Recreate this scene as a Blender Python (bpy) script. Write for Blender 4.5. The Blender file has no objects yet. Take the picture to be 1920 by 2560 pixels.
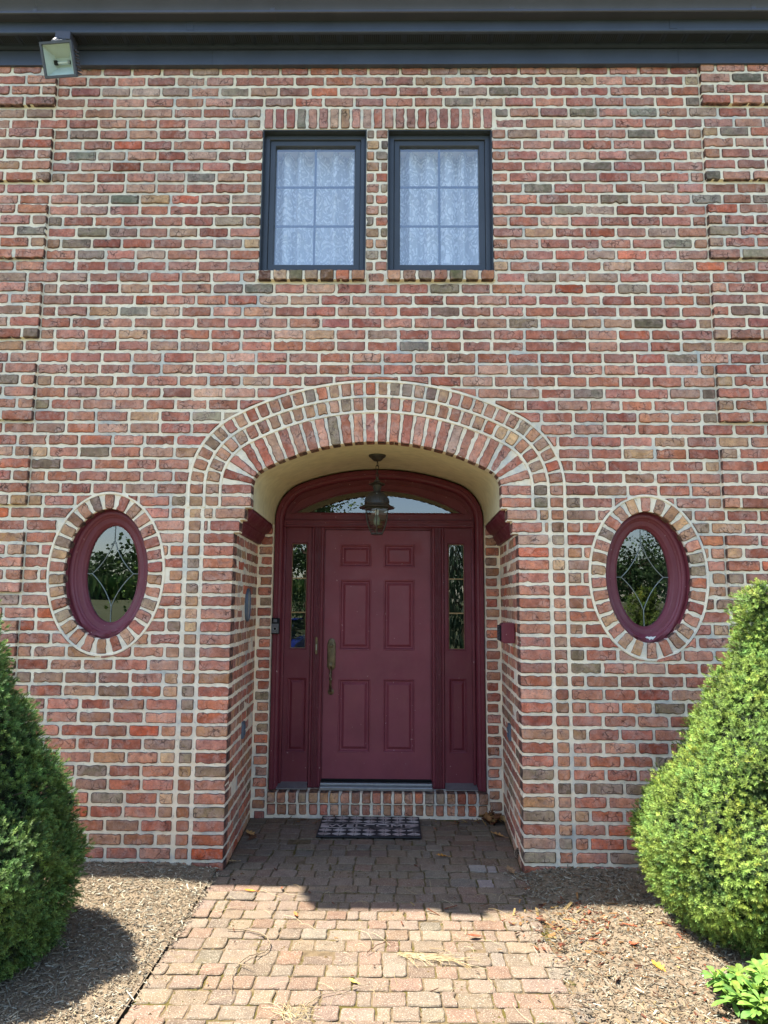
import bpy, bmesh, math, random
from mathutils import Vector, Matrix
import numpy as np

sc = bpy.context.scene
COL = sc.collection
# ------------------------------------------------------------------ camera
D0 = 4.616
CAMX, CAMZ = 0.11, 1.6646
PITCH, YAW, ROLL = 0.12795, -0.01208, 0.00632
F_PX = 1756.5
cp, sp_, cy, sy = math.cos(PITCH), math.sin(PITCH), math.cos(YAW), math.sin(YAW)
Fv = Vector((sy * cp, cy * cp, sp_))
Rv = Vector((cy, -sy, 0))
Uv = Rv.cross(Fv)
R2 = Rv * math.cos(ROLL) + Uv * math.sin(ROLL)
U2 = -Rv * math.sin(ROLL) + Uv * math.cos(ROLL)
cam_d = bpy.data.cameras.new("camera")
cam = bpy.data.objects.new("camera", cam_d)
COL.objects.link(cam)
M = Matrix((R2, U2, -Fv)).transposed().to_4x4()
M.translation = Vector((CAMX, -D0, CAMZ))
cam.matrix_world = M
cam_d.sensor_fit = 'VERTICAL'
cam_d.sensor_height = 36.0
cam_d.lens = F_PX / 2560 * 36.0
cam_d.clip_end = 2000
cam_d.clip_start = 0.05
sc.camera = cam
# ------------------------------------------------------------------ light
SUN = Vector((-0.5, 0.034, 1.0)).normalized()
EL = math.asin(SUN.z)
ROT = math.atan2(SUN.x, SUN.y)
w = bpy.data.worlds.new("World")
sc.world = w
w.use_nodes = True
nt = w.node_tree
bg = nt.nodes['Background']
sky = nt.nodes.new('ShaderNodeTexSky')
sky.sky_type = 'NISHITA'
sky.sun_disc = False
sky.sun_elevation = EL
sky.sun_rotation = ROT
sky.air_density = 1.0
sky.dust_density = 1.0
sky.ozone_density = 1.0
nt.links.new(sky.outputs[0], bg.inputs[0])
bg.inputs[1].default_value = 0.115
sl = bpy.data.lights.new("sun", 'SUN')
sl.energy = 5.0
sl.angle = math.radians(0.5)
sl.color = (1.0, 0.95, 0.86)
so = bpy.data.objects.new("sun", sl)
COL.objects.link(so)
so.rotation_euler = SUN.to_track_quat('Z', 'Y').to_euler()
so.location = (-6, 0, 14)
sc.view_settings.view_transform = 'Standard'
sc.view_settings.look = 'None'
sc.view_settings.gamma = 1.0
sc.view_settings.exposure = 1.95

rng = random.Random(7)
U = rng.uniform
G = rng.gauss


def lin(r, g, b):
    f = lambda c: (c / 255 / 12.92) if c / 255 <= .04045 else ((c / 255 + .055) / 1.055) ** 2.4
    return (f(r), f(g), f(b))


# ------------------------------------------------------------------ materials
class NT:
    def __init__(s, name):
        s.m = bpy.data.materials.new(name)
        s.m.use_nodes = True
        s.t = s.m.node_tree
        s.p = s.t.nodes['Principled BSDF']
        s.out = s.t.nodes['Material Output']
        s.co = None

    def n(s, typ, **k):
        nd = s.t.nodes.new(typ)
        for a, b in k.items():
            setattr(nd, a, b)
        return nd

    def l(s, a, b):
        s.t.links.new(a, b)

    def coord(s):
        if s.co is None:
            s.co = s.n('ShaderNodeTexCoord').outputs['Object']
        return s.co

    def scaled(s, v):
        mp = s.n('ShaderNodeMapping')
        mp.inputs['Scale'].default_value = v
        s.l(s.coord(), mp.inputs[0])
        return mp.outputs[0]

    def noise(s, scale, detail=4, rough=.55, dist=0., vec=None):
        nd = s.n('ShaderNodeTexNoise')
        nd.inputs['Scale'].default_value = scale
        nd.inputs['Detail'].default_value = detail
        nd.inputs['Roughness'].default_value = rough
        nd.inputs['Distortion'].default_value = dist
        s.l(vec or s.coord(), nd.inputs['Vector'])
        return nd.outputs['Fac']

    def voro(s, scale, feature='F1', vec=None):
        nd = s.n('ShaderNodeTexVoronoi', feature=feature)
        nd.inputs['Scale'].default_value = scale
        s.l(vec or s.coord(), nd.inputs['Vector'])
        return nd.outputs['Distance']

    def ramp(s, f, a, b, lo=0., hi=1.):
        nd = s.n('ShaderNodeMapRange')
        nd.inputs[1].default_value = a
        nd.inputs[2].default_value = b
        nd.inputs[3].default_value = lo
        nd.inputs[4].default_value = hi
        s.l(f, nd.inputs[0])
        return nd.outputs[0]

    def math(s, op, a, b):
        nd = s.n('ShaderNodeMath', operation=op)
        for i, v in enumerate((a, b)):
            if isinstance(v, (int, float)):
                nd.inputs[i].default_value = v
            else:
                s.l(v, nd.inputs[i])
        return nd.outputs[0]

    def mix(s, f, a, b, mode='MIX'):
        nd = s.n('ShaderNodeMix', data_type='RGBA', blend_type=mode)
        for sock, v in ((nd.inputs[0], f), (nd.inputs[6], a), (nd.inputs[7], b)):
            if isinstance(v, (int, float)):
                sock.default_value = v
            elif isinstance(v, tuple):
                sock.default_value = (*v[:3], 1)
            else:
                s.l(v, sock)
        return nd.outputs[2]

    def attr(s, name):
        return s.n('ShaderNodeAttribute', attribute_name=name)

    def bump(s, h, strength=.5, dist=.003):
        nd = s.n('ShaderNodeBump')
        nd.inputs['Strength'].default_value = strength
        nd.inputs['Distance'].default_value = dist
        s.l(h, nd.inputs['Height'])
        s.l(nd.outputs[0], s.p.inputs['Normal'])

    def base(s, c):
        if isinstance(c, tuple):
            s.p.inputs['Base Color'].default_value = (*c[:3], 1)
        else:
            s.l(c, s.p.inputs['Base Color'])

    def set(s, rough=.6, metal=0., spec=.5):
        s.p.inputs['Roughness'].default_value = rough
        s.p.inputs['Metallic'].default_value = metal
        s.p.inputs['Specular IOR Level'].default_value = spec
        return s


def simple(name, c, rough=.6, metal=0., var=.12, scale=20, bump=.0, spec=.5):
    n = NT(name)
    n.set(rough, metal, spec)
    f = n.noise(scale, 4)
    a = tuple(v * (1 - var) for v in c)
    b = tuple(min(1, v * (1 + var)) for v in c)
    n.base(n.mix(n.ramp(f, .3, .7), a, b))
    if bump:
        n.bump(n.noise(scale * 4, 3), bump, .002)
    return n.m


def mat_brick():
    n = NT('fired_brick')
    n.set(.92, 0, .2)
    c = n.attr('col').outputs['Color']
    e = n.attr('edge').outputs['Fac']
    mott = n.noise(15, 7, .72)
    c = n.mix(n.ramp(mott, .32, .66, .0, 1.), n.mix(1., c, (.52, .47, .48), 'MULTIPLY'), n.mix(1., c, (1.22, 1.16, 1.10), 'MULTIPLY'))
    c = n.mix(n.ramp(n.noise(6, 4, .6, .4), .50, .70, 0, .40), c, lin(186, 138, 128))
    chalk = n.ramp(n.noise(11, 6, .75, .6), .46, .72, 0, .62)
    c = n.mix(chalk, c, lin(212, 182, 168))
    burn = n.ramp(n.noise(8, 6, .75, .3, n.scaled((1, 1, 1.6))), .56, .74, 0, .62)
    c = n.mix(burn, c, lin(104, 90, 86))
    c = n.mix(n.ramp(n.noise(1.3, 5, .7), .35, .65), n.mix(1., c, (.70, .69, .70), 'MULTIPLY'), n.mix(1., c, (1.12, 1.11, 1.09), 'MULTIPLY'))
    # fire cracks; dark rims paint in the edge shadow with some fired darkening
    vv = n.n('ShaderNodeVectorMath', operation='ADD')
    ns = n.n('ShaderNodeTexNoise')
    ns.inputs['Scale'].default_value = 22
    n.l(n.coord(), ns.inputs['Vector'])
    sc_ = n.n('ShaderNodeVectorMath', operation='SCALE')
    sc_.inputs['Scale'].default_value = .05
    n.l(ns.outputs['Color'], sc_.inputs[0])
    n.l(n.coord(), vv.inputs[0])
    n.l(sc_.outputs[0], vv.inputs[1])
    cr = n.voro(24, 'DISTANCE_TO_EDGE', vv.outputs[0])
    crm = n.math('MULTIPLY', n.ramp(cr, .0, .07, 1, 0), n.ramp(n.noise(11, 3), .5, .62, 0, 1))
    c = n.mix(n.math('MULTIPLY', crm, .85), c, lin(50, 38, 37))
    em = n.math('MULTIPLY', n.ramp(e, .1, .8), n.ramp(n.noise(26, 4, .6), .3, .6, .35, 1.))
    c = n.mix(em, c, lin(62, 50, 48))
    spk = n.ramp(n.noise(90, 3), .30, .42, .5, 0)
    c = n.mix(spk, c, lin(80, 60, 58))
    n.base(c)
    h = n.math('ADD', n.noise(45, 6, .7), n.math('MULTIPLY', crm, -.9))
    n.bump(h, .75, .006)
    return n.m


def mat_mortar():
    n = NT('lime_mortar')
    n.set(.95, 0, .1)
    c = n.mix(n.ramp(n.noise(18, 5), .3, .7), lin(240, 219, 188), lin(251, 237, 211))
    c = n.mix(n.ramp(n.noise(2.6, 6, .7), .48, .68, 0, .85), c, lin(176, 180, 178))
    c = n.mix(n.ramp(n.noise(1.7, 4, .6, .0, n.scaled((1, 1, 2.2))), .62, .80, 0, .3), c, lin(206, 190, 160))
    c = n.mix(n.ramp(n.noise(30, 5, .75), .58, .74, 0, .6), c, lin(118, 116, 110))
    c = n.mix(n.ramp(n.noise(.9, 5, .7), .52, .74, 0, .45), c, lin(142, 138, 130))
    n.base(c)
    n.bump(n.noise(60, 5, .7), .7, .006)
    return n.m


def mat_paver():
    n = NT('tumbled_paver')
    n.set(.9, 0, .2)
    c = n.attr('col').outputs['Color']
    e = n.attr('edge').outputs['Fac']
    c = n.mix(n.ramp(n.noise(14, 5, .65), .3, .7), n.mix(1., c, (.76, .75, .76), 'MULTIPLY'), n.mix(1., c, (1.16, 1.14, 1.1), 'MULTIPLY'))
    c = n.mix(n.ramp(n.noise(190, 2), .56, .66, 0, .55), c, lin(176, 166, 148))
    c = n.mix(n.ramp(n.noise(150, 2), .30, .42, .5, 0), c, lin(78, 66, 58))
    c = n.mix(n.ramp(n.noise(5, 5, .7), .56, .75, 0, .45), c, lin(112, 104, 96))
    c = n.mix(n.math('MULTIPLY', e, n.ramp(n.noise(20, 4), .35, .6, .2, .8)), c, lin(92, 82, 62))
    c = n.mix(n.ramp(n.noise(6, 5, .7), .60, .74, 0, .5), c, lin(104, 94, 58))
    n.base(c)
    n.bump(n.noise(110, 4, .7), .6, .004)
    return n.m


def mat_joint():
    n = NT('joint_soil')
    n.set(.95, 0, .1)
    c = n.mix(n.ramp(n.noise(30, 5), .3, .7), lin(80, 68, 52), lin(112, 96, 74))
    c = n.mix(n.ramp(n.noise(4.5, 4), .5, .6), c, lin(78, 70, 34))
    c = n.mix(n.ramp(n.noise(90, 3), .6, .7, 0, .6), c, lin(120, 104, 74))
    n.base(c)
    n.bump(n.noise(80, 4), .8, .008)
    return n.m


def mat_attr(name, rough=.8, var=.2, scale=40, trans=0., spec=.3, bump=0.):
    n = NT(name)
    n.set(rough, 0, spec)
    c = n.attr('col').outputs['Color']
    f = n.ramp(n.noise(scale, 4), .3, .7)
    c = n.mix(f, n.mix(1., c, (1 - var,) * 3, 'MULTIPLY'), n.mix(1., c, (1 + var,) * 3, 'MULTIPLY'))
    n.base(c)
    if bump:
        n.bump(n.noise(scale * 3, 3), bump, .003)
    if trans:
        tr = n.n('ShaderNodeBsdfTranslucent')
        n.l(c, tr.inputs[0])
        mx = n.n('ShaderNodeMixShader')
        mx.inputs[0].default_value = trans
        n.l(n.p.outputs[0], mx.inputs[1])
        n.l(tr.outputs[0], mx.inputs[2])
        n.l(mx.outputs[0], n.out.inputs[0])
    return n.m


def mat_glass(name, ior=1.9, tint=(.9, .95, .93)):
    n = NT(name)
    ge = n.n('ShaderNodeNewGeometry')
    dt = n.n('ShaderNodeVectorMath', operation='DOT_PRODUCT')
    n.l(ge.outputs['Normal'], dt.inputs[0])
    n.l(ge.outputs['Incoming'], dt.inputs[1])
    co = n.math('ABSOLUTE', dt.outputs['Value'], 0)
    r0 = ((ior - 1) / (ior + 1)) ** 2
    k5 = n.math('POWER', n.math('SUBTRACT', 1., co), 5.)
    frv = n.math('ADD', n.math('MULTIPLY', k5, 1 - r0), r0)
    gl = n.n('ShaderNodeBsdfGlossy')
    gl.inputs['Roughness'].default_value = 0.0
    gl.inputs['Color'].default_value = (1, 1, 1, 1)
    bp = n.n('ShaderNodeBump')
    bp.inputs['Strength'].default_value = .02
    bp.inputs['Distance'].default_value = .01
    n.l(n.noise(3.0, 2), bp.inputs['Height'])
    n.l(bp.outputs[0], gl.inputs['Normal'])
    tr = n.n('ShaderNodeBsdfTransparent')
    tr.inputs[0].default_value = (*tint, 1)
    mx = n.n('ShaderNodeMixShader')
    n.l(frv, mx.inputs[0])
    n.l(tr.outputs[0], mx.inputs[1])
    n.l(gl.outputs[0], mx.inputs[2])
    n.l(mx.outputs[0], n.out.inputs[0])
    return n.m


def mat_lace():
    n = NT('white_lace')
    n.set(.9, 0, .1)
    warp = n.n('ShaderNodeTexNoise')
    warp.inputs['Scale'].default_value = 9
    warp.inputs['Detail'].default_value = 3
    n.l(n.coord(), warp.inputs['Vector'])
    sc_ = n.n('ShaderNodeVectorMath', operation='SCALE')
    sc_.inputs['Scale'].default_value = .12
    n.l(warp.outputs['Color'], sc_.inputs[0])
    ad = n.n('ShaderNodeVectorMath', operation='ADD')
    n.l(n.coord(), ad.inputs[0])
    n.l(sc_.outputs[0], ad.inputs[1])
    d = n.voro(8, 'F1', ad.outputs[0])
    rings = n.n('ShaderNodeMath', operation='SINE')
    n.l(n.math('MULTIPLY', d, 24.), rings.inputs[0])
    leaf = n.ramp(rings.outputs[0], -.15, .15)
    d2 = n.ramp(n.voro(17, 'DISTANCE_TO_EDGE', ad.outputs[0]), .03, .10)
    pat = n.math('MULTIPLY', leaf, d2)
    c = n.mix(pat, (.76, .80, .84), (.96, .97, .98))
    n.base(c)
    tr = n.n('ShaderNodeBsdfTransparent')
    tl = n.n('ShaderNodeBsdfTranslucent')
    tl.inputs[0].default_value = (.85, .87, .9, 1)
    mx0 = n.n('ShaderNodeMixShader')
    mx0.inputs[0].default_value = .15
    n.l(n.p.outputs[0], mx0.inputs[1])
    n.l(tl.outputs[0], mx0.inputs[2])
    mx = n.n('ShaderNodeMixShader')
    n.l(n.ramp(pat, 0, 1, .22, .01), mx.inputs[0])
    n.l(mx0.outputs[0], mx.inputs[1])
    n.l(tr.outputs[0], mx.inputs[2])
    n.l(mx.outputs[0], n.out.inputs[0])
    return n.m


def mat_maroon(name, c1, c2, rough=.5, chips=.735):
    n = NT(name)
    n.set(rough, 0, .4)
    c = n.mix(n.ramp(n.noise(3, 5, .6), .3, .7), c1, c2)
    c = n.mix(n.ramp(n.noise(26, 5, .7, 0, n.scaled((1, 1, .35))), .55, .8, 0, .25), c, lin(128, 84, 86))
    c = n.mix(n.ramp(n.noise(42, 2, .5), chips, chips + .02, 0, .75), c, lin(188, 160, 156))
    n.base(c)
    n.bump(n.noise(60, 4, .6), .12, .003)
    n.l(n.ramp(n.noise(7, 5, .7), .3, .7, rough - .12, rough + .2), n.p.inputs['Roughness'])
    return n.m


def mat_lawn():
    n = NT('mown_grass')
    n.set(.9, 0, .1)
    c = n.mix(n.ramp(n.noise(1.2, 5), .3, .7), (.065, .075, .038), (.09, .10, .055))
    c = n.mix(n.ramp(n.noise(40, 3), .4, .7, 0, .6), c, (.12, .13, .07))
    n.base(c)
    n.bump(n.noise(60, 4), .8, .03)
    return n.m


def mat_mulchbase():
    n = NT('mulch_soil')
    n.set(.95, 0, .1)
    c = n.mix(n.ramp(n.noise(60, 5, .7), .3, .7), lin(108, 95, 78), lin(140, 124, 103))
    c = n.mix(n.ramp(n.noise(3, 4), .4, .7, 0, .3), c, lin(100, 84, 66))
    n.base(c)
    n.bump(n.noise(90, 5, .7), 1., .012)
    return n.m


def mat_mat():
    n = NT('mat_rubber')
    n.set(.7, 0, .4)
    n.base(n.mix(n.ramp(n.noise(30, 4), .3, .7), (.012, .012, .014), (.03, .028, .03)))
    return n.m


def mat_matpile():
    n = NT('mat_pile')
    n.set(.9, 0, .2)
    c = n.mix(n.ramp(n.noise(6, 3), .35, .65), lin(190, 178, 172), lin(160, 140, 134))
    c = n.mix(n.ramp(n.noise(3.2, 4, .6, 0, n.scaled((1.2, 3, 1))), .50, .64, 0, .92), c, lin(40, 38, 42))
    n.base(c)
    return n.m


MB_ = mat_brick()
MM_ = mat_mortar()
M_PAVER = mat_paver()
M_JOINT = mat_joint()
M_MAROON = mat_maroon('maroon_paint', lin(98, 36, 46), lin(110, 46, 55))
M_DOOR = mat_maroon('maroon_door_paint', lin(118, 53, 64), lin(132, 64, 74), .45, .725)
M_OVAL = mat_maroon('maroon_frame_paint', lin(104, 44, 52), lin(118, 56, 66), .42)
M_SLATE = simple('slate_aluminium', (.045, .052, .064), .42, 0, .1, 6)
M_FASCIA = simple('fascia_aluminium', (.056, .066, .092), .4, 0, .12, 4)
M_GUTTER = simple('gutter_aluminium', (.062, .060, .074), .38, 0, .12, 5)
M_SOFFIT = simple('soffit_vinyl', (.024, .030, .042), .5, 0, .15, 5)
M_STUCCO = simple('tan_stucco', lin(212, 199, 162), .95, 0, .09, 14, .3, .1)
M_GLASS = mat_glass('window_glass', 2.25)
M_GLASSUP = mat_glass('upper_window_glass', 2.5, (.97, .985, 1.0))
M_LGLASS = mat_glass('lantern_glass', 1.45, (.72, .74, .72))
M_BRONZE = simple('dark_bronze', (.05, .042, .032), .42, .35, .25, 30)
M_BLACK = simple('black_plastic', (.009, .009, .010), .6, 0, .1, 20, 0., .15)
M_GREYP = simple('grey_plastic', (.10, .105, .115), .4, 0, .1, 20)
M_BRASS = simple('aged_brass', (.13, .096, .05), .45, .6, .4, 45)
M_ALU = simple('mill_aluminium', (.30, .31, .31), .38, .7, .12, 30)
M_DARK = simple('dark_interior', (.02, .022, .022), .9, 0, .1, 2)
M_ROOM = simple('room_paint', (.7, .7, .68), .9, 0, .03, 2)
M_CAME = simple('lead_came', (.22, .25, .24), .5, .2, .15, 20)
M_TAN = simple('tan_grille_bar', lin(150, 124, 80), .5, 0, .1, 20)
M_MUNTIN = simple('grey_muntin', (.055, .075, .105), .5, 0, .08, 10)
M_LACE = mat_lace()
M_ROOF = simple('roof_shingle', (.05, .05, .055), .9, 0, .3, 12, .5)
M_BARK = simple('tree_bark', (.10, .075, .05), .95, 0, .3, 14, .8, .1)
M_NEEDLE = mat_attr('spruce_needles', .62, .25, 30, .22, .35)
M_LEAF = mat_attr('green_leaves', .62, .35, 45, .3, .25)
M_FAR = mat_attr('far_foliage', .8, .25, 3, .15, .2)
M_CHIP = mat_attr('wood_chips', .9, .25, 60, 0, .15)
M_DRYLEAF = mat_attr('dry_leaf', .75, .25, 60, .15, .3)
M_TWIG = mat_attr('dry_twig', .9, .25, 50, 0, .2)
M_LAWN = mat_lawn()
M_MULCH = mat_mulchbase()
M_MATR = mat_mat()
M_MATP = mat_matpile()
M_WHITE = simple('white_enamel', (.75, .76, .72), .35, 0, .05, 10)
M_REFL = simple('reflector_enamel', (.52, .58, .56), .6, .0, .08, 10)
M_FLOOD = simple('flood_housing', (.075, .08, .095), .5, 0, .15, 25)
M_PEWTER = simple('blue_grey_metal', (.10, .135, .18), .45, .3, .2, 20)
M_CARP = simple('blue_car_paint', (.01, .02, .16), .2, .2, .05, 5)
M_TYRE = simple('tyre_rubber', (.02, .02, .02), .8, 0, .1, 20)
M_MOSS = mat_attr('moss', .95, .3, 60, 0, .1)


# ------------------------------------------------------------------ mesh builder
class MB:
    def __init__(s):
        s.v = []
        s.f = []
        s.mi = []
        s.c = []
        s.e = []
        s.mats = []

    def m(s, mat):
        if mat not in s.mats:
            s.mats.append(mat)
        return s.mats.index(mat)

    def add(s, vs, fs, mat, col=(.5, .5, .5), edge=0.):
        b = len(s.v)
        s.v.extend(vs)
        n = len(vs)
        if isinstance(col, list):
            s.c.extend(col)
        else:
            s.c.extend([col] * n)
        if isinstance(edge, list):
            s.e.extend(edge)
        else:
            s.e.extend([edge] * n)
        k = s.m(mat)
        for f in fs:
            s.f.append([b + i for i in f])
            s.mi.append(k)

    def box(s, x0, x1, y0, y1, z0, z1, mat, col=(.5, .5, .5), ch=0.0):
        if ch:
            vs = []
            fs = []
            bm = bmesh.new()
            bmesh.ops.create_cube(bm, size=1)
            for v in bm.verts:
                v.co = Vector(((x0 + x1) / 2 + v.co.x * (x1 - x0), (y0 + y1) / 2 + v.co.y * (y1 - y0), (z0 + z1) / 2 + v.co.z * (z1 - z0)))
            bmesh.ops.bevel(bm, geom=bm.edges[:], offset=ch, segments=2, profile=.5, affect='EDGES')
            bm.verts.index_update()
            vs = [tuple(v.co) for v in bm.verts]
            fs = [[v.index for v in f.verts] for f in bm.faces]
            bm.free()
            s.add(vs, fs, mat, col)
            return
        vs = [(x, y, z) for x in (x0, x1) for y in (y0, y1) for z in (z0, z1)]
        s.add(vs, [(0, 1, 3, 2), (4, 6, 7, 5), (0, 4, 5, 1), (2, 3, 7, 6), (0, 2, 6, 4), (1, 5, 7, 3)], mat, col)

    def loft(s, rings, mat, closed=True, cap0=False, cap1=False, col=(.5, .5, .5), flip=False):
        n = len(rings[0])
        vs = [tuple(p) for r in rings for p in r]
        fs = []
        for i in range(len(rings) - 1):
            for j in range(n if closed else n - 1):
                a, b = i * n + j, i * n + (j + 1) % n
                q = (a, b, b + n, a + n)
                fs.append(q[::-1] if flip else q)
        if cap0:
            fs.append(tuple(range(n))[::-1])
        if cap1:
            fs.append(tuple(range((len(rings) - 1) * n, len(rings) * n)))
        s.add(vs, fs, mat, col)

    def lathe(s, prof, mat, ctr=(0, 0, 0), n=24, col=(.5, .5, .5), ax='z', rot=0.):
        rings = []
        for r, h in prof:
            ring = []
            for k in range(n):
                a = 2 * math.pi * k / n + rot
                if ax == 'z':
                    ring.append((ctr[0] + r * math.cos(a), ctr[1] + r * math.sin(a), ctr[2] + h))
                elif ax == 'y':
                    ring.append((ctr[0] + r * math.cos(a), ctr[1] + h, ctr[2] + r * math.sin(a)))
                else:
                    ring.append((ctr[0] + h, ctr[1] + r * math.cos(a), ctr[2] + r * math.sin(a)))
            rings.append(ring)
        s.loft(rings, mat, True, True, True, col)

    def tube(s, pts, rad, mat, n=8, col=(.5, .5, .5), closed=False):
        P = [Vector(p) for p in pts]
        rings = []
        m = len(P)
        for i, p in enumerate(P):
            if closed:
                t = (P[(i + 1) % m] - P[i - 1])
            else:
                t = P[min(i + 1, m - 1)] - P[max(i - 1, 0)]
            t.normalize()
            a = t.cross(Vector((0, 0, 1)))
            if a.length < .1:
                a = t.cross(Vector((1, 0, 0)))
            a.normalize()
            b = t.cross(a)
            r = rad[i] if isinstance(rad, (list, tuple)) else rad
            rings.append([p + a * r * math.cos(2 * math.pi * k / n) + b * r * math.sin(2 * math.pi * k / n) for k in range(n)])
        if closed:
            rings.append(rings[0])
        s.loft(rings, mat, True, not closed, not closed, col)

    def xf(s, M_):
        s.v = [tuple(M_ @ Vector(v)) for v in s.v]

    def build(s, name, parent=None, smooth=None):
        me = bpy.data.meshes.new(name)
        me.from_pydata(s.v, [], s.f)
        for mt in s.mats:
            me.materials.append(mt)
        me.polygons.foreach_set('material_index', s.mi)
        ca = me.attributes.new('col', 'FLOAT_COLOR', 'POINT')
        arr = np.ones((len(s.v), 4), dtype=np.float32)
        arr[:, :3] = np.array([c[:3] for c in s.c], dtype=np.float32)
        ca.data.foreach_set('color', arr.ravel())
        if any(s.e):
            ea = me.attributes.new('edge', 'FLOAT', 'POINT')
            ea.data.foreach_set('value', np.array(s.e, dtype=np.float32))
        me.update()
        o = bpy.data.objects.new(name, me)
        COL.objects.link(o)
        if parent:
            o.parent = parent
        if smooth:
            me.polygons.foreach_set('use_smooth', [True] * len(me.polygons))
            try:
                me.set_sharp_from_angle(angle=math.radians(smooth))
            except Exception:
                pass
        return o


def fix_normals(o):
    bm = bmesh.new()
    bm.from_mesh(o.data)
    bmesh.ops.recalc_face_normals(bm, faces=bm.faces[:])
    bm.to_mesh(o.data)
    bm.free()
    return o


def thing(name, label, cat, loc=(0, 0, 0), group=None):
    o = bpy.data.objects.new(name, None)
    o.empty_display_size = .1
    COL.objects.link(o)
    o.location = loc
    return tag(o, label, cat, group)


def tag(o, label, cat, group=None):
    o['label'] = label
    o['category'] = cat
    if group:
        o['group'] = group
    return o


def kind(o, k, label=None):
    o['kind'] = k
    if label:
        o['label'] = label
    return o


def plate(mb, outer, holes, y0, y1, mat):
    """2D outline in x,z with holes, filled and given thickness from y0 (front) to y1 (back)."""
    cu = bpy.data.curves.new('tmp', 'CURVE')
    cu.dimensions = '2D'
    cu.fill_mode = 'BOTH'
    cu.extrude = abs(y1 - y0) / 2
    for loop in [outer] + holes:
        s = cu.splines.new('POLY')
        s.points.add(len(loop) - 1)
        for p, (x, z) in zip(s.points, loop):
            p.co = (x, z, 0, 1)
        s.use_cyclic_u = True
    ob = bpy.data.objects.new('tmp', cu)
    COL.objects.link(ob)
    dg = bpy.context.evaluated_depsgraph_get()
    dg.update()
    me = bpy.data.meshes.new_from_object(ob.evaluated_get(dg))
    vs = [(v.co.x, (y0 + y1) / 2 + v.co.z * (1 if True else 1), v.co.y) for v in me.vertices]
    fs = [tuple(p.vertices) for p in me.polygons]
    mb.add(vs, fs, mat)
    bpy.data.objects.remove(ob)
    bpy.data.curves.remove(cu)
    bpy.data.meshes.remove(me)


def rect(x0, x1, z0, z1, y):
    return [(x0, y, z0), (x1, y, z0), (x1, y, z1), (x0, y, z1)]


def rect_loft(mb, x0, x1, z0, z1, prof, mat, fill=False):
    """prof = [(inset, y)]"""
    mb.loft([rect(x0 + i, x1 - i, z0 + i, z1 - i, y) for i, y in prof], mat, True, False, fill)


# ------------------------------------------------------------------ brick tools
C = 0.08267
Z0 = 2.2859
JT = 0.0172
XL, XR = -2.328, 2.292


def zrow(i):
    return Z0 + i * C


PAL_S = [((186, 118, 108), 6), ((178, 108, 100), 6), ((192, 132, 120), 5), ((174, 118, 112), 5), ((194, 118, 100), 3),
         ((168, 100, 92), 3), ((190, 144, 130), 2.5), ((168, 134, 126), 2.4), ((144, 130, 118), 1.3), ((126, 118, 112), .55), ((204, 106, 80), .8), ((186, 142, 116), 1.2)]
PAL_H = [((184, 130, 110), 5), ((178, 120, 104), 4), ((184, 142, 120), 4), ((168, 132, 116), 3), ((150, 132, 120), 1.6), ((134, 122, 116), 1.), ((194, 112, 90), 1.2), ((190, 154, 124), 1.5)]
BK = 1.22


def brick_col(pal, x=0, z=0):
    t = sum(p[1] for p in pal)
    r = U(0, t)
    for c, wgt in pal:
        r -= wgt
        if r <= 0:
            break
    j = G(-2, 11)
    c = [max(30, v + j + G(0, 2.5)) for v in c]
    # warm ground bounce painted in: lower courses more orange, upper ones mauve
    k = (z - 2.2) / 4.0
    c = (c[0] + 7 - 8 * k, c[1] + 1 + 4 * k, c[2] - 10 + 14 * k)
    l = lin(*c)
    g_ = .3 * l[0] + .5 * l[1] + .2 * l[2]
    return tuple((v * .86 + g_ * .14) * BK * w_ for v, w_ in zip(l, (1.03, 1.03, .92)))


def outline(w, h, rough=1.0, sub=.024):
    """irregular rounded rectangle centred on 0"""
    pts = []
    cs = [(-w / 2, -h / 2), (w / 2, -h / 2), (w / 2, h / 2), (-w / 2, h / 2)]
    rr = [min(h * .4, w * .4, abs(G(.008, .004)) + .003) for _ in range(2)] + [min(h * .4, w * .4, abs(G(.005, .003)) + .002) for _ in range(2)]
    if rng.random() < .16:
        rr[rng.randrange(4)] = min(h * .48, w * .4, U(.014, .026))
    for k in range(4):
        x, y = cs[k]
        r = rr[k]
        sx = 1 if x < 0 else -1
        sy = 1 if y < 0 else -1
        cx, cy_ = x + sx * r, y + sy * r
        a0 = math.pi + k * math.pi / 2
        for t in (0, .5, 1):
            a = a0 + t * math.pi / 2
            pts.append((cx + r * math.cos(a), cy_ + r * math.sin(a)))
        nx, ny = cs[(k + 1) % 4]
        r2 = rr[(k + 1) % 4]
        L = math.hypot(nx - x, ny - y) - r - r2
        n = max(1, int(L / sub))
        dx, dy = (nx - x), (ny - y)
        q = math.hypot(dx, dy)
        dx, dy = dx / q, dy / q
        for t in range(1, n):
            d = r + L * t / n
            off = G(0, .0017) * rough
            if rng.random() < .12:
                off -= U(.002, .0065)
            pts.append((x + dx * d + dy * off, y + dy * d - dx * off))
    return pts


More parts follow.
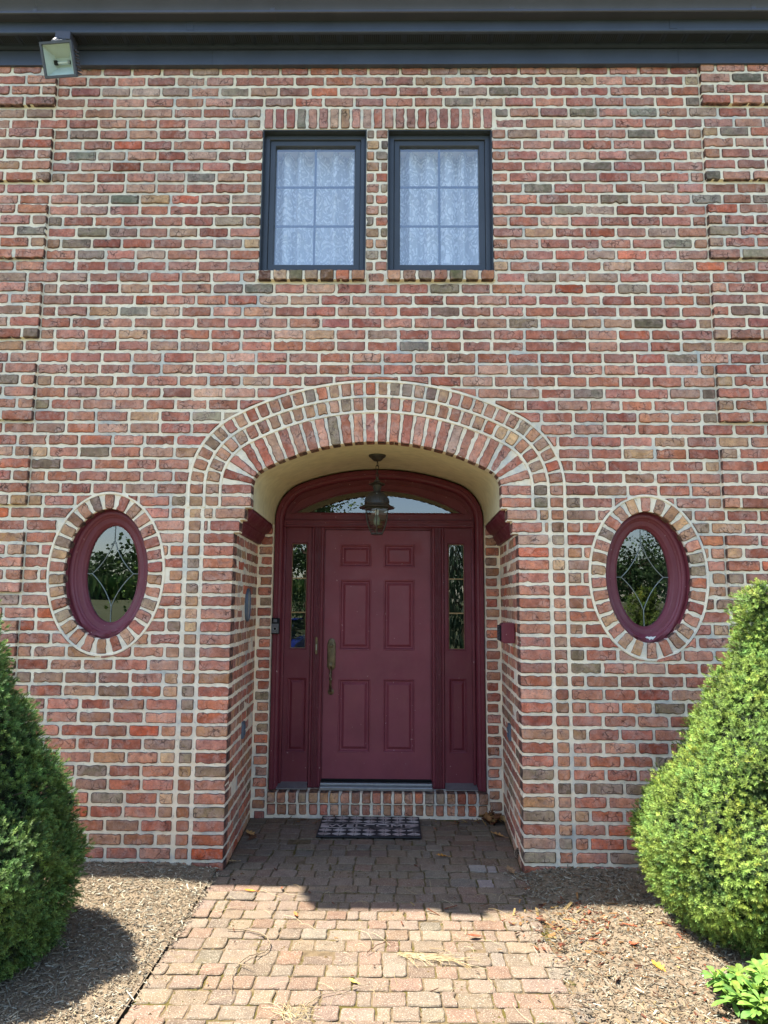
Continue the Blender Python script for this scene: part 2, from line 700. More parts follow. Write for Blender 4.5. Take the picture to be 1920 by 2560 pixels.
def add_brick(mb, poly, frame, depth, col, mat=None, inset=.0062, rel=.0068, edge=1.0, tiltmax=.0016):
    """poly: ccw 2D outline (u,v); frame=(O,Uaxis,Vaxis,W outward)."""
    mat = mat or MB_
    O, ua, va, wa = frame
    n = len(poly)
    ins = []
    for i in range(n):
        p0, p, p1 = poly[i - 1], poly[i], poly[(i + 1) % n]
        tx, ty = p1[0] - p0[0], p1[1] - p0[1]
        q = math.hypot(tx, ty) or 1e-9
        nx, ny = ty / q, -tx / q
        k = inset * U(.6, 1.5)
        ins.append((p[0] - nx * k, p[1] - ny * k))
    a, b, d0 = G(0, tiltmax * 4), G(0, tiltmax * 12), G(0, .0016)
    vs = []

    def P(u, v, wv):
        return tuple(O + ua * u + va * v + wa * wv)
    cu = sum(p[0] for p in poly) / n
    cv = sum(p[1] for p in poly) / n
    for u, v in poly:
        vs.append(P(u, v, -depth))
    for u, v in poly:
        vs.append(P(u, v, -rel + d0))
    for u, v in ins:
        vs.append(P(u, v, d0 + a * (u - cu) + b * (v - cv) + G(0, .0004)))
    fs = []
    for r in range(2):
        for j in range(n):
            k = (j + 1) % n
            fs.append((r * n + j, r * n + k, (r + 1) * n + k, (r + 1) * n + j))
    fs.append(tuple(range(2 * n, 3 * n)))
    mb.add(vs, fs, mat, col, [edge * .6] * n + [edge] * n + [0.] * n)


FRONT = lambda y=0.: (Vector((0, y, 0)), Vector((1, 0, 0)), Vector((0, 0, 1)), Vector((0, -1, 0)))


def rect_brick(mb, x0, x1, z0, z1, y=0., depth=.035, pal=None, frame=None, rough=1.0, col=None):
    if x1 - x0 < .018:
        return
    poly = [(u + (x0 + x1) / 2, v + (z0 + z1) / 2) for u, v in outline(x1 - x0, z1 - z0, rough)]
    c = col or brick_col(pal or (PAL_S if x1 - x0 > .13 else PAL_H), (x0 + x1) / 2, (z0 + z1) / 2)
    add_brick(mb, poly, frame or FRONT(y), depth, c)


# arches ------------------------------------------------------------
class Arch:
    def __init__(s, a, zs, r1, zt, zb):
        s.a, s.zs, s.r1, s.zt, s.zb = a, zs, r1, zt, zb
        A, B = a - r1, zt - r1
        s.A = A
        s.zc = (A * A + zs * zs - B * B) / (2 * (zs - B))
        s.R = zt - s.zc
        s.th = math.atan2(zs - s.zc, A)

    def path(s, off, n1=10, n2=40, nl=2):
        """list of (x,z,nx,nz) left bottom -> apex -> right bottom"""
        out = []
        for k in range(nl):
            out.append((-s.a - off, s.zb + (s.zs - s.zb) * k / nl, -1, 0))
        for k in range(n1):
            a = math.pi - (math.pi - (math.pi - s.th)) * k / n1
            out.append((-s.A + (s.r1 + off) * math.cos(a), s.zs + (s.r1 + off) * math.sin(a), math.cos(a), math.sin(a)))
        a0, a1 = math.pi - s.th, s.th
        for k in range(n2 + 1):
            a = a0 + (a1 - a0) * k / n2
            out.append(((s.R + off) * math.cos(a), s.zc + (s.R + off) * math.sin(a), math.cos(a), math.sin(a)))
        L = [(-x, z, -nx, nz) for x, z, nx, nz in out[:nl + n1]]
        return out + L[::-1]

    def sdf(s, x, z):
        """returns dist, nx, nz"""
        ax = abs(x)
        sg = 1 if x >= 0 else -1
        if z < s.zs:
            return ax - s.a, sg, 0.
        if math.atan2(z - s.zc, ax) < s.th:
            dx, dz = ax - s.A, z - s.zs
            q = math.hypot(dx, dz) or 1e-9
            return q - s.r1, sg * dx / q, dz / q
        q = math.hypot(ax, z - s.zc)
        return q - s.R, x / q, (z - s.zc) / q


FA = Arch(.831, 2.425, .131, 2.734, 2.286)      # brick door arch, inner edge
CA = Arch(.859, 2.332, .333, 2.760, .196)       # door frame outer edge
OVC = [(-1.777, 1.845), (1.785, 1.842)]
OA, OB = .275, .425                             # oval, inner brick edge


def ell_sdf(x, z, c, a, b):
    dx, dz = x - c[0], z - c[1]
    q = math.hypot(dx / a, dz / b) or 1e-9
    gx, gz = dx / a / a / q, dz / b / b / q
    g = math.hypot(gx, gz) or 1e-9
    return (q - 1) / g, gx / g, gz / g


def excl(x, z):
    best = None
    if z > 2.30:
        d, nx, nz = FA.sdf(x, z)
        best = (d - .432, nx, nz)
    if 1.2 < z < 2.5:
        c = OVC[0] if x < 0 else OVC[1]
        e = ell_sdf(x, z, c, OA + .117, OB + .117)
        if best is None or e[0] < best[0]:
            best = e
    return best


def clip_poly(poly):
    """cut away the part of an outline that lies inside an arch or oval"""
    E = [excl(x, z) for x, z in poly]
    ins = [bool(e and e[0] < 0) for e in E]
    if not any(ins):
        return poly, 1, False
    if all(ins):
        return poly, 0, True
    n = len(poly)
    st = next(i for i in range(n) if not ins[i] and ins[i - 1])
    out = []
    i = 0

    def cross(p, q):
        # p outside, q inside
        for _ in range(14):
            m_ = ((p[0] + q[0]) / 2, (p[1] + q[1]) / 2)
            if excl(*m_)[0] < 0:
                q = m_
            else:
                p = m_
        return p
    while i < n:
        k = (st + i) % n
        if not ins[k]:
            out.append(poly[k])
            i += 1
            continue
        e0 = cross(poly[k - 1], poly[k])
        while i < n and ins[(st + i) % n]:
            i += 1
        k2 = (st + i) % n
        e1 = cross(poly[k2], poly[k2 - 1])
        out.append(e0)
        N_ = max(1, int(math.hypot(e1[0] - e0[0], e1[1] - e0[1]) / .02))
        for t in range(1, N_):
            x, z = e0[0] + (e1[0] - e0[0]) * t / N_, e0[1] + (e1[1] - e0[1]) * t / N_
            for _ in range(3):
                e = excl(x, z)
                if e[0] < 0:
                    x, z = x - e[1] * e[0], z - e[2] * e[0]
            out.append((x, z))
        out.append(e1)
    o2 = []
    for p in out:
        if not o2 or math.hypot(p[0] - o2[-1][0], p[1] - o2[-1][1]) > .002:
            o2.append(p)
    A = sum(o2[i - 1][0] * o2[i][1] - o2[i][0] * o2[i - 1][1] for i in range(len(o2))) / 2
    return o2, A, True


def fill_span(x0, x1, half_first):
    L = x1 - x0
    n = max(.5, round(L / .2135 * 2) / 2)
    p = L / n
    xs = [x0]
    x = x0
    if half_first:
        x += p / 2
        xs.append(x)
    while x + p < x1 - p * .25:
        x += p
        xs.append(x)
    if x1 - xs[-1] > p * 1.2:
        xs.append(x1 - p / 2)
    xs.append(x1)
    js = [xs[0]] + [v + G(0, .0035) for v in xs[1:-1]] + [xs[-1]]
    return [(a + JT / 2, b - JT / 2) for a, b in zip(js[:-1], js[1:])]


def sub_span(spans, a, b):
    out = []
    for x0, x1 in spans:
        if b <= x0 or a >= x1:
            out.append((x0, x1))
            continue
        if a - x0 > .03:
            out.append((x0, a))
        if x1 - b > .03:
            out.append((b, x1))
    return out


WIN = [(-.828, -.085), (.065, .805)]
WZ0, WZ1 = 3.9395, 5.0136

house = thing('brick_house', 'two storey red brick house front with an arched maroon entry and oval windows', 'house')
wall = MB()
quoin = {-1: MB(), 1: MB()}
rng.seed(11)
for i in range(-28, 39):
    z0, z1 = zrow(i) + JT / 2, zrow(i + 1) - JT / 2
    if i == 38:
        z1 = 5.49
    prot = ((i - 28) % 7) < 5
    if prot:
        for sgn, (a, b) in ((-1, (-5.0, XL)), (1, (XR, 4.0))):
            for xa, xb in fill_span(a, b, (i % 2 == 0) if sgn > 0 else (i % 2 == 1)):
                if sgn < 0 and xb > XL - .03:
                    xb = XL
                if sgn > 0 and xa < XR + .03:
                    xa = XR
                mb = quoin[sgn] if abs((xa + xb) / 2) < 3.7 else wall
                rect_brick(mb, xa, xb, z0, z1, -.024, .06)
        spans = [(XL, XR)]
    else:
        spans = [(-5.0, 4.0)]
    if i < 2:
        spans = sub_span(spans, -1.262, 1.255)
    if 20 <= i <= 32:
        for a, b in WIN:
            spans = sub_span(spans, a, b)
        spans = sub_span(spans, WIN[0][1], WIN[1][0])
        a, b = WIN[0][1], WIN[1][0]
        k = .088 if i % 2 else .052
        rect_brick(wall, a + .002, a + k, z0, z1, 0, .06, PAL_H)
        rect_brick(wall, a + k + .016, b - .002, z0, z1, 0, .06, PAL_H)
    if i == 19:
        for a, b in WIN:
            spans = sub_span(spans, a - .012, b + .012)
    if i in (33, 34):
        spans = sub_span(spans, -.84, .825)
    for a, b in spans:
        wide = b - a > .2
        for xa, xb in fill_span(a, b, i % 2 == 0):
            if 20 <= i <= 32:
                for q0, q1 in WIN:
                    if abs(xb + JT / 2 - q0) < .004:
                        xb = q0
                    if abs(xa - JT / 2 - q1) < .004:
                        xa = q1
            poly = [(u + (xa + xb) / 2, v + (z0 + z1) / 2) for u, v in outline(xb - xa, z1 - z0)]
            if xb - xa < .018:
                continue
            poly, A, hit = clip_poly(poly)
            if hit and (A < .0009 or len(poly) < 4):
                continue
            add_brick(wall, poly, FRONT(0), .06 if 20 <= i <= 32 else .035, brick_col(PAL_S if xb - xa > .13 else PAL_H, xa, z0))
# stack bonded strips beside the entry
for i in range(-28, 0):
    z0, z1 = zrow(i) + JT / 2, zrow(i + 1) - JT / 2
    for sg in (-1, 1):
        def rb(a, b, **k):
            x0, x1 = sorted((sg * a, sg * b))
            rect_brick(wall, x0, x1, z0, z1, **k)
        rb(1.162, 1.242, pal=PAL_H)
        if i < -2:
            rb(.937, 1.138, depth=.10)
        elif i == -2:
            rb(.902, 1.098, depth=.10)
            rb(1.116, 1.14, pal=PAL_H)
        else:
            rb(.868, 1.066, depth=.10)
            rb(1.086, 1.142, pal=PAL_H)
# mortar sheets of the front wall
SH = .0075
arch_in = [(x, z) for x, z, _, _ in FA.path(.004)]
low = [(-.902, 2.204), (-.872, 2.204), (-.872, 2.286)]
door_hole = [(-.942, -.1), (-.942, 2.119), (-.906, 2.119)] + low + arch_in + [(-x, z) for x, z in low[::-1]] + [(.906, 2.119), (.942, 2.119), (.942, -.1)]
NE = 72


def ell(c, a, b, y=None, n=NE):
    pts = [(c[0] + a * math.cos(2 * math.pi * k / n), c[1] + b * math.sin(2 * math.pi * k / n)) for k in range(n)]
    return pts if y is None else [(x, y, z) for x, z in pts]


outer = [(-5.0, -.2), (-.942, -.2)] + door_hole + [(.942, -.2), (4.0, -.2), (4.0, 5.62), (-5.0, 5.62)]
holes = [ell(c, OA + .004, OB + .004) for c in OVC] + [[(a, WZ0 - .05), (b, WZ0 - .05), (b, WZ1), (a, WZ1)] for a, b in WIN]
plate(wall, outer, holes, SH, .10, MM_)
for i in range(-35, 39, 1):
    if ((i - 28) % 7) == 0 and i + 5 > -28:
        za, zb = zrow(max(i, -29)) + JT / 2 + .004, min(zrow(i + 5) - .004, 5.6)
        quoin[-1].box(-3.7, XL - .004, -.024 + SH, SH + .002, za, zb, MM_)
        wall.box(-5.0, -3.7, -.024 + SH, SH + .002, za, zb, MM_)
        quoin[1].box(XR + .004, 3.7, -.024 + SH, SH + .002, za, zb, MM_)
        wall.box(3.7, 4.0, -.024 + SH, SH + .002, za, zb, MM_)
# side walls and back of the shell keep light out of the rooms
shell = MB()
shell.box(-5.0, -4.9, .101, 9, -.2, 5.9, MM_)
shell.box(3.9, 4.0, .101, 9, -.2, 5.9, MM_)
shell.box(-4.899, 3.899, 8.9, 9, -.2, 5.9, MM_)
shell.box(-4.899, 3.899, .9, 8.9, 2.95, 3.05, M_DARK)
shell.box(-4.899, 3.899, 1.33, 8.9, 5.7, 5.75, M_DARK)
shell.box(-4.899, -1.05, 1.32, 1.36, -.2, 2.95, M_DARK)
shell.box(1.05, 3.899, 1.32, 1.36, -.2, 2.95, M_DARK)
shell.box(-1.05, 1.05, 2.6, 2.64, -.2, 2.95, M_DARK)
shell.box(-1.06, -1.0, 1.37, 2.6, -.2, 2.95, M_DARK)
shell.box(1.0, 1.06, 1.37, 2.6, -.2, 2.95, M_DARK)
shell.box(-4.899, 3.899, 1.0, 1.04, 3.05, 5.7, M_DARK)
shell.build('shell', house)
wall_o = wall.build('wall', house)
for sg in (-1, 1):
    quoin[sg].build('quoin', house)

# door arch of three brick rings
rng.seed(5)
arch = MB()
NP = 2


def ring_bricks(off0, off1, pitch, wmax, pal, depth, start=.0):
    mid = (off0 + off1) / 2
    P = FA.path(mid, 60, 400, 40)
    s = [0.]
    for a, b in zip(P[:-1], P[1:]):
        s.append(s[-1] + math.hypot(b[0] - a[0], b[1] - a[1]))
    n = round(s[-1] / pitch)
    p = s[-1] / n
    j = 0
    for k in range(n):
        t = (k + .5) * p
        while s[j + 1] < t:
            j += 1
        f = (t - s[j]) / (s[j + 1] - s[j])
        x, z, nx, nz = [P[j][q] + (P[j + 1][q] - P[j][q]) * f for q in range(4)]
        q = math.hypot(nx, nz)
        nx, nz = nx / q, nz / q
        # local curvature radius
        ins_side = z > FA.zs and math.atan2(z - FA.zc, abs(x)) < FA.th
        rad = (FA.r1 if ins_side else (FA.R if z > FA.zs else 99)) + mid
        h = off1 - off0
        wi = min(wmax, p * (rad - h / 2) / rad - .008)
        wo = min(wmax * 1.04, p * (rad + h / 2) / rad - .014)
        wi = max(wi, .03)
        fr = (Vector((x, 0, z)), Vector((nz, 0, -nx)), Vector((nx, 0, nz)), Vector((0, -1, 0)))
        o = outline(1.0, h)
        o = outline(wmax, h)
        poly = [(u * ((wi + (wo - wi) * (v / h + .5)) / wmax) + 0, v) for u, v in o]
        add_brick(arch, poly, fr, depth, brick_col(pal, x, z))


ring_bricks(0.0, .200, .0825, .063, PAL_S, .088)
ring_bricks(.219, .306, .0835, .064, PAL_H, .035)
ring_bricks(.324, .412, .0835, .064, PAL_H, .035)
# smooth mortar fillets that follow the rings
for off in (.2095, .315, .4205):
    a = FA.path(off - .007, 14, 60)
    b = FA.path(off + .007, 14, 60)
    yy = -.0012
    r0 = [(x, SH, z) for x, z, _, _ in FA.path(off - .0105, 14, 60)]
    r3 = [(x, SH, z) for x, z, _, _ in FA.path(off + .0105, 14, 60)]
    arch.loft([r0, [(x, .001, z) for x, z, _, _ in a], [(x, .001, z) for x, z, _, _ in b], r3], MM_, False)
arch.build('door_arch', house)

# soldier lintel over the two upper windows
lint = MB()
x0, x1 = -.826, .815
n = 21
for k in range(n):
    a = x0 + (x1 - x0) * k / n
    b = x0 + (x1 - x0) * (k + 1) / n
    rect_brick(lint, a + .0085, b - .0085, zrow(33) + .004, zrow(35) - JT / 2, 0, .085, PAL_S)
lint.build('window_lintel', house)

# entry reveals, return walls, step, vault, cornices
rev = {-1: MB(), 1: MB()}
rng.seed(21)
for sg in (-1, 1):
    A_, B_ = Vector((sg * .937, 0, 0)), Vector((sg * .985, 1.10, 0))
    d = (B_ - A_).normalized()
    nrm = Vector((-sg * d.y, sg * d.x, 0)) if True else None
    nrm = Vector((-sg, 0, 0))
    nrm = (nrm - d * nrm.dot(d)).normalized()
    if sg < 0:
        ua = -d
        fr = (A_, -d, Vector((0, 0, 1)), nrm)     # right handed: u x v = w
        U_ = lambda t: -t
    else:
        fr = (A_, d, Vector((0, 0, 1)), nrm)
        U_ = lambda t: t
    if fr[1].cross(fr[2]).dot(nrm) < 0:
        fr = (A_, -fr[1], fr[2], fr[3])
        oldU = U_
        U_ = (lambda f: (lambda t: -f(t)))(oldU)
    fr = (A_ + nrm * .0015, fr[1], fr[2], fr[3])
    for i in range(-28, -1):
        z0, z1 = zrow(i) + JT / 2, zrow(i + 1) - JT / 2
        if i == -2:
            z1 = z0 + .04
        t = .112 + (0 if i % 2 else -.0)
        first = True
        while t < 1.08:
            L = .2135 * (0.5 if (first and i % 2) else 1)
            first = False
            te = min(t + L, 1.095)
            if te - t > .04:
                a, b = U_(t + .004), U_(te - .009)
                rect_brick(rev[sg], min(a, b), max(a, b), z0, z1, frame=fr, depth=.03, pal=PAL_S + PAL_H)
            t = te
    # mortar backing of the reveal, sitting behind the brick faces
    a0 = A_ - nrm * .0012 + d * .098
    a1 = B_ - nrm * .0012 + d * .03
    w2 = -nrm * .10
    vs = []
    for p in (a0, a1, a1 + w2, a0 + w2):
        vs += [(p.x, p.y, -.2), (p.x, p.y, 2.30)]
    # corner strip in front is the brick end, so start a little inside
    rev[sg].add(vs, [(0, 2, 3, 1), (2, 4, 5, 3), (4, 6, 7, 5), (6, 0, 1, 7), (1, 3, 5, 7), (0, 6, 4, 2)], MM_)
    # return wall at the back of the porch
    for i in range(-28, 0):
        z0, z1 = zrow(i) + JT / 2, zrow(i + 1) - JT / 2
        if i == -1:
            z1 -= .012
        k = .0 if i % 2 else .018
        a, b = .980 - k - .004, .868
        if i < -25:
            b = .878
        x0, x1 = sorted((sg * a, sg * b))
        rect_brick(rev[sg], x0, x1, z0, z1, 1.10, .05, PAL_S + PAL_H)
    x0, x1 = sorted((sg * .995, sg * .864))
    rev[sg].box(x0, x1, 1.10 + SH, 1.33, -.2, 2.30, MM_)
    rev[sg].build('entry_reveal', house)

step = MB()
rng.seed(31)
n = 21
for row, (yf, za, zb) in enumerate(((1.10, .018, .100), (1.082, .112, .192))):
    for k in range(n):
        a = -.868 + 1.734 * k / n
        b = -.868 + 1.734 * (k + 1) / n
        rect_brick(step, a + .008 + G(0, .002), b - .009 + G(0, .002), za, zb, yf, .12 if row else .04, PAL_H)
step.box(-.872, .872, 1.094, 1.2, .104, .186, MM_)
step.box(-.872, .872, 1.108, 1.33, -.1, .10, MM_)
step.box(-.872, .872, 1.2, 1.33, .10, .190, MM_)
step.build('door_step', house)

vault = MB()
pf = FA.path(.001, 14, 60, 3)
VB = Arch(.868, 2.345, .335, 2.775, 2.286)
pb = VB.path(.0, 14, 60, 3)
rings = []
for t in np.linspace(0, 1, 8):
    rings.append([(p[0] * (1 - t) + q[0] * t, .086 + (1.22 - .086) * t, p[1] * (1 - t) + q[1] * t) for p, q in zip(pf, pb)])
vault.loft(rings, M_STUCCO, False)
# outer skin so that no light leaks through
vault.loft([[(p[0] * 1.06, p[1], p[2] + (.06 if p[2] > 2.32 else 0)) for p in r] for r in rings], M_STUCCO, False)
vo = vault.build('vault_ceiling', house, 40)

for sg in (-1, 1):
    cor = MB()
    prof = [(.840, 2.287), (.840, 2.266), (.846, 2.262), (.852, 2.250), (.860, 2.236), (.874, 2.222), (.892, 2.212), (.900, 2.206), (.900, 2.192), (.906, 2.186),
            (.912, 2.172), (.922, 2.160), (.928, 2.152), (.928, 2.136), (.934, 2.128), (.99, 2.124), (.99, 2.287)]
    rings = []
    for t, y in ((0, .101), (.5, .6), (1, 1.098)):
        rings.append([(sg * (x + .030 * t), y, z) for x, z in prof])
    cor.loft(rings, M_MAROON, True, True, True)
    fix_normals(cor.build('impost_moulding', house, 30))

# eaves
eave = MB()


def extrude_x(mb, prof, x0, x1, mat, n=1):
    rings = [[(x0 + (x1 - x0) * k / n, y, z) for y, z in prof] for k in range(n + 1)]
    mb.loft(rings, mat, True, True, True)


XE0, XE1 = -3.22, 4.3
fz = MB()
extrude_x(fz, [(-.040, 5.484), (0.005, 5.484), (0.005, 5.60), (-.036, 5.60), (-.040, 5.596)], -5.0, 4.0, M_FASCIA)
for xs_ in (-1.2, 2.13):
    fz.box(xs_, xs_ + .0018, -.0412, -.0402, 5.486, 5.594, M_SOFFIT)
extrude_x(fz, [(-.024, 5.601), (0.004, 5.601), (0.004, 5.70), (-.024, 5.70)], -5.0, 4.0, M_SOFFIT)
fix_normals(fz.build('frieze_board', house))
sf = MB()
extrude_x(sf, [(-.062, 5.606), (-.026, 5.606), (-.026, 5.64), (-.062, 5.64)], XE0, XE1, M_FASCIA)
extrude_x(sf, [(-.160, 5.622), (-.064, 5.622), (-.064, 5.64), (-.160, 5.64)], XE0, XE1, M_SOFFIT)
x = XE0 + .05
while x < XE1:
    sf.box(x, x + .008, -.160, -.064, 5.6165, 5.6218, M_SOFFIT)
    for k in range(1, 9):
        sf.box(x + .012 + k * .014, x + .018 + k * .014, -.146, -.082, 5.6205, 5.6215, M_DARK)
    x += .152
fix_normals(sf.build('soffit', house))
fa = MB()
extrude_x(fa, [(-.180, 5.612), (-.161, 5.612), (-.161, 5.86), (-.180, 5.86), (-.180, 5.630), (-.184, 5.626), (-.184, 5.616)], XE0, XE1, M_FASCIA)
for xs_ in (-1.35, 2.02):
    fa.box(xs_, xs_ + .0016, -.1815, -.1805, 5.616, 5.70, M_SOFFIT)
    fa.box(xs_ + .0017, xs_ + .05, -.1825, -.1802, 5.632, 5.70, M_FASCIA)
fix_normals(fa.build('fascia', house))
gu = MB()
gprof = [(-.181, 5.700), (-.240, 5.700), (-.250, 5.697), (-.257, 5.701), (-.259, 5.709), (-.257, 5.716), (-.262, 5.730), (-.278, 5.756), (-.300, 5.780), (-.316, 5.800), (-.322, 5.820), (-.322, 5.838), (-.330, 5.842), (-.330, 5.850),
         (-.318, 5.850), (-.318, 5.838), (-.314, 5.822), (-.300, 5.79), (-.260, 5.735), (-.240, 5.706), (-.186, 5.706), (-.186, 5.85), (-.181, 5.85)]
extrude_x(gu, gprof, XE0, XE1, M_GUTTER)
for xs_ in (-2.4, -.75, .9, 2.55):
    extrude_x(gu, [(y - .0015 * (1 if y < -.2 else 0), z - .0015 * (1 if z < 5.72 else 0)) for y, z in gprof[:11]] + [(-.20, 5.80)], xs_, xs_ + .03, M_GUTTER)
fix_normals(gu.build('gutter', house, 35))
rf = MB()
extrude_x(rf, [(-.28, 5.86), (4.2, 8.3), (9.2, 5.7), (9.2, 5.78), (4.2, 8.42), (-.28, 5.90)], XE0, XE1, M_ROOF)
extrude_x(rf, [(-.03, 5.71), (4.2, 8.25), (9.0, 5.75), (9.0, 5.70)], -5.0, XE0 - .002, M_ROOF)
fix_normals(rf.build('roof', house))

# upper windows
rng.seed(41)
for wi, (a, b) in enumerate(WIN):
    fr = MB()
    e = .001
    rect_loft(fr, a + e, b - e, WZ0 - .045, WZ1 - e, [(0, .012), (0, .070), (0.0, .071)], M_SLATE)
    rect_loft(fr, a + e, b - e, WZ0 + e, WZ1 - e, [(.001, .012), (.006, .012), (.006, .064), (.016, .064), (.016, .058), (.040, .058), (.044, .062), (.044, .090)], M_SLATE)
    fo = fix_normals(fr.build('window', house))
    sash = MB()
    rect_loft(sash, a, b, WZ0, WZ1, [(.046, .088), (.046, .074), (.049, .071), (.082, .071), (.086, .076), (.090, .092), (.090, .13)], M_SLATE)
    fix_normals(sash.build('sash', fo))
    gl = MB()
    gl.add(rect(a + .089, b - .089, WZ0 + .089, WZ1 - .089, .094), [(0, 1, 2, 3)], M_GLASSUP)
    gl.build('pane', fo)
    mu = MB()
    xm = (a + b) / 2
    mu.box(xm - .008, xm + .008, .098, .104, WZ0 + .089, WZ1 - .089, M_MUNTIN)
    for q in (1, 2):
        zz = WZ0 + .089 + (WZ1 - WZ0 - .178) * q / 3
        mu.box(a + .089, xm - .0081, .0985, .1035, zz - .008, zz + .008, M_MUNTIN)
        mu.box(xm + .0081, b - .089, .0985, .1035, zz - .008, zz + .008, M_MUNTIN)
    mu.build('muntin_grid', fo)
    rc = MB()
    rect_loft(rc, a + .08, b - .08, WZ0 + .08, WZ1 - .08, [(0, .131), (-.02, .132), (-.02, .42)], M_ROOM, True)
    rc.build('window_well', fo)
    si = MB()
    n = 7
    for k in range(n):
        p = a - .006 + (b - a + .012) * k / n
        q = a - .006 + (b - a + .012) * (k + 1) / n
        rect_brick(si, p + .008, q - .008, zrow(19) + .010, zrow(20) - .002, -.034, .12, PAL_H + [((120, 84, 76), 4), ((112, 104, 84), 3)])
    si.box(a - .004, b + .004, -.026, .0065, zrow(19) + .014, zrow(20) - .006, MM_)
    si.box(a + .002, b - .002, .0065, .10, zrow(19) + .014, zrow(20) - .004, MM_)
    si.build('window_sill', house)
    # lace curtain
    cu = MB()
    nx = 70
    ph = U(0, 6)
    ring = []
    for k in range(nx + 1):
        xx = a + .075 + (b - a - .15) * k / nx
        yy = .205 + .042 * math.sin(xx * 52 + ph + .8 * math.sin(xx * 9)) + .012 * math.sin(xx * 97 + ph * 2)
        ring.append((xx, yy))
    zs = [WZ0 + .01, WZ0 + .4, WZ1 - .2, WZ1 - .02]
    cu.loft([[(x, y + (.002 * j), z) for x, y in ring] for j, z in enumerate(zs)], M_LACE, False)
    co = cu.build('lace_curtain', None, 60)
    tag(co, ['white floral lace curtain hanging inside the left upper window', 'white floral lace curtain hanging inside the right upper window'][wi], 'curtain', 'lace curtains behind the upper windows')

